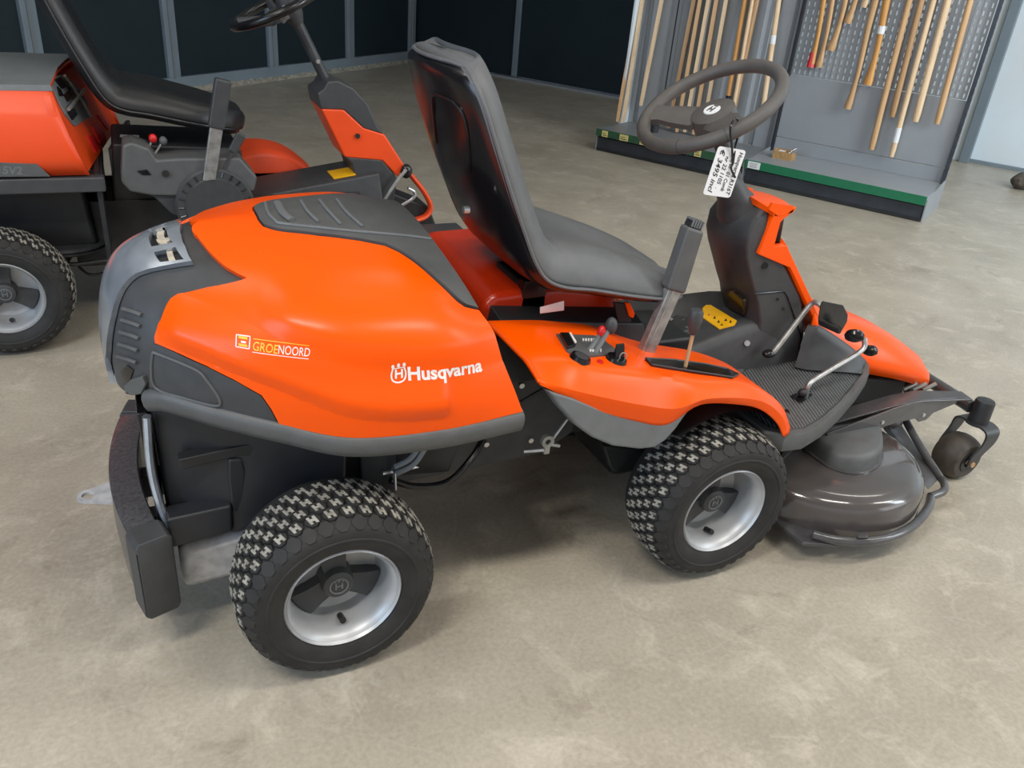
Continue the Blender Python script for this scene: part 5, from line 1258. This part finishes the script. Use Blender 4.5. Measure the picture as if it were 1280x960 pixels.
part('seat_bracket', sl2 and hexa([at(a, b, 'y', 2.0) for a, b in ((150, 172), (174, 172), (174, 169), (150, 168))], [at(a, b, 'y', 2.1) for a, b in ((150, 172), (174, 172), (174, 169), (150, 168))]), 'lgrey', M2, smooth=False)
part('drive_pulley', lathe([(0, -.012), (.13, -.012), (.14, -.004), (.13, .0), (.14, .006), (.13, .014), (0, .014)], 32, Matrix.Translation((-.53, 2.02, .30)) @ Matrix.Rotation(math.pi/2, 4, 'X')), 'frame', M2)
part('steel_bracket', hexa([at(a, b, 'y', 1.95) for a, b in ((98, 272), (108, 278), (108, 294), (98, 286))], [at(a, b, 'y', 1.96) for a, b in ((98, 272), (108, 278), (108, 294), (98, 286))]), 'galv', M2, smooth=False)
part('rear_axle', cyl((-.72, 1.88, .211), (-.72, 2.44, .211), .05, 16), 'blackm', M2); part('front_axle', cyl((.24, 1.88, .211), (.24, 2.44, .211), .05, 16), 'blackm', M2)
part('tie_rod', rtube([at(60, 315, 'y', 1.95), at(82, 313, 'y', 1.95), at(84, 330, 'y', 1.93), at(140, 325, 'y', 1.95)], .008), 'blackm', M2)
part('hanging_cable', rtube([at(98, 333, 'y', 1.95), at(112, 343, 'y', 1.95), at(130, 341, 'y', 1.95), at(148, 330, 'y', 1.97)], .005), 'black', M2)
# seat
seat(M2, -.80, 1.74, .035, 'seat2', 'seat2', thin=.35)
# console with round cover, knobs, levers
sl2([(153, 182), (164, 178), (187, 186), (196, 200), (225, 198), (300, 197), (322, 222), (318, 240), (250, 246), (190, 245), (162, 240), (151, 228)], 1.84, .14, 'grey', 'console_body', bevel=.01, seg=3)
sl2([(190, 244), (248, 242), (235, 272), (215, 268)], 1.86, .10, 'dgrey', 'console_leg', bevel=.006)
Cc = at(270, 258, 'y', 1.83)
cv_ = part('round_cover', lathe([(0, -.012), (.10, -.012), (.104, -.006), (.128, -.004), (.136, .006), (.136, .05)], 48, Matrix.Translation(Cc)), 'dgrey', M2)
for k in range(24):
    a = math.pi*2*k/24; part('cover_notch', cyl(Cc+Vector((.108*math.cos(a), -.008, .108*math.sin(a))), Cc+Vector((.126*math.cos(a), -.006, .126*math.sin(a))), .003, 6), 'black', cv_)
def bar2(a, b, w, t, y, m, name, **k):
    A, B = at(*a, 'y', y), at(*b, 'y', y); d = (B-A).normalized(); n = Vector((d.z, 0, -d.x)); s = Vector((0, 1, 0))
    return part(name, hexa([A+n*w-s*t, A+n*w+s*t, A-n*w+s*t, A-n*w-s*t], [B+n*w-s*t, B+n*w+s*t, B-n*w+s*t, B-n*w-s*t]), m, M2, **k)
bar2((261, 226), (271, 155), .021, .012, 1.83, 'galv', 'lift_lever', bevel=.003)
bar2((270, 160), (279, 99), .027, .020, 1.83, 'dgrey', 'lever_grip', bevel=.007)
bar2((275, 222), (292, 185), .005, .004, 1.84, 'dgrey', 'small_lever')
bar2((290, 190), (302, 167), .016, .010, 1.84, 'dgrey', 'lever_paddle', bevel=.005)
for (a, b, m_) in (((184, 190), (191, 173), 'red'), ((192, 195), (204, 176), 'grey')):
    A, B = at(*a, 'y', 1.93), at(*b, 'y', 1.93); part('throttle_rod', cyl(A, B, .004, 8), 'galv', M2); part('lever_knob', blob(B, .014, .014, .016), m_, M2)
sl2([(171, 214), (178, 219), (190, 219), (184, 212)], 1.835, .01, 'black', 'console_switch', bevel=.002)
part('console_button', cyl(at(207, 217, 'y', 1.845), at(207, 217, 'y', 1.83), .012, 12), 'black', M2)
# tunnel, far fender, column
tz = lambda x: .44+.16*(x-.1)
part('centre_tunnel', hexa([(.02, 2.0, .34), (.66, 2.0, .36), (.66, 2.32, .36), (.02, 2.32, .34)], [(.02, 2.02, .425), (.64, 2.02, .525), (.64, 2.30, .525), (.02, 2.30, .425)]), 'dgrey', M2, bevel=.008)
part('warning_label', hexa([(.46, 2.05, .498), (.55, 2.05, .512), (.55, 2.17, .512), (.46, 2.17, .498)], [(.46, 2.05, .501), (.55, 2.05, .515), (.55, 2.17, .515), (.46, 2.17, .501)]), 'yellow', M2, smooth=False)
fs = []
for y, k in ((2.33, .93), (2.36, 1.0), (2.45, 1.03), (2.56, 1.0), (2.60, .9)):
    fs.append([(.24+(x-.24)*k, y, .38+(z-.38)*k) for x, z in spline2]) if 0 else None
FEN = [(p.x, p.z) for p in spline([(.02, 0, .36), (.05, 0, .46), (.12, 0, .525), (.22, 0, .548), (.33, 0, .528), (.42, 0, .47), (.49, 0, .38), (.52, 0, .33)], 5)]
part('far_fender', loft([[(.26+(x-.26)*k, y, .33+(z-.33)*k) for x, z in FEN] for y, k in ((2.33, .90), (2.34, .97), (2.40, 1.0), (2.50, 1.02), (2.58, 1.0), (2.62, .9))], True), 'orange2', M2, sharp=60)
def col2(L, y0, y1, m, name, b=.008, **k):
    P = [at(a, c, 'y', 2.06) for a, c in L]; return part(name, prism([(p.x, p.z) for p in P], y0, y1), m, M2, bevel=b, **k)
col2([(401, 136), (430, 137), (455, 160), (481, 168), (506, 207), (498, 222), (478, 201), (431, 197)], 2.06, 2.26, 'orange2', 'column_cover')
col2([(396.6, 117), (405, 111), (410, 102), (423, 100.6), (443, 111), (461, 131), (471, 155), (481, 169), (455, 161), (430, 138), (401, 137)], 2.062, 2.258, 'dgrey', 'column_top')
col2([(431, 196), (478, 200), (497, 223), (492, 262), (460, 262), (446, 225), (440, 205)], 2.062, 2.258, 'dgrey', 'column_foot')
part('column_screw', cyl(at(447, 170, 'y', 2.05), at(447, 170, 'y', 2.07), .010, 12), 'black', M2)
W2 = Vector((.285, Y2, 1.115)); T2_ = .45; A2 = Vector((math.sin(T2_), 0, -math.cos(T2_)))
S0, S1 = at(410, 106, 'y', Y2), at(368, 20, 'y', Y2)
part('steering_shaft', cyl(S0, S1, .020, 16), 'frame', M2); d_ = (S1-S0).normalized()
part('shaft_boot', tube([S1-d_*.03, S1, S1+d_*.05, S1+d_*.09], .03, 16, rad=[.022, .036, .044, .034]), 'dgrey', M2)
part('shaft_clamp', cyl(S0+d_*.10+Vector((0, -.04, 0)), S0+d_*.10+Vector((0, .04, 0)), .008, 8), 'galv', M2)
rg = wheel_ring(M2, W2, .175, T2_, .016, 'black')
a1_ = Vector((math.cos(T2_), 0, math.sin(T2_)))
for (u_, v_) in ((0, -1), (0, 1), (-.9, .2)):
    A = W2-A2*-.01+(a1_*u_+e2*v_)*.03; B = W2+(a1_*u_+e2*v_)*.168; part('spoke', tube([A+A2*.03, (A+B)/2+A2*.015, B], .012, 8, flat=1.6), 'galv' if u_ == 0 and v_ == -1 else 'dgrey', rg)
part('wheel_hub', cyl(W2+A2*.05, W2+A2*.005, .04, 20), 'dgrey', rg)
# nose loop and pedals seen past the seat of the near mower
part('nose_loop', rtube([at(a, b, 'y', 2.12) for a, b in ((505, 208), (516, 222), (530, 240), (538, 258), (532, 270), (515, 276))], .022, flat=.5, seg=10), 'orange2', M2)
part('nose_block', hexa([(.70, 2.14, .22), (.95, 2.14, .22), (.95, 2.30, .22), (.70, 2.30, .22)], [(.70, 2.14, .42), (.90, 2.14, .34), (.90, 2.30, .34), (.70, 2.30, .42)]), 'blackm', M2, bevel=.01)
part('pedal_arm', rtube([at(a, b, 'y', 2.03) for a, b in ((478, 254), (495, 228), (508, 212))], .007), 'galv', M2)
part('pedal_arm', rtube([at(a, b, 'y', 2.02) for a, b in ((500, 258), (516, 248), (518, 240), (510, 235))], .007), 'steel', M2)
part('pedal_pad', blob(at(508, 214, 'y', 2.05), .025, .02, .03), 'black', M2)
part('footplate', box(.66, 1.0, 1.86, 2.06, .27, .29), 'dgrey', M2, bevel=.006)
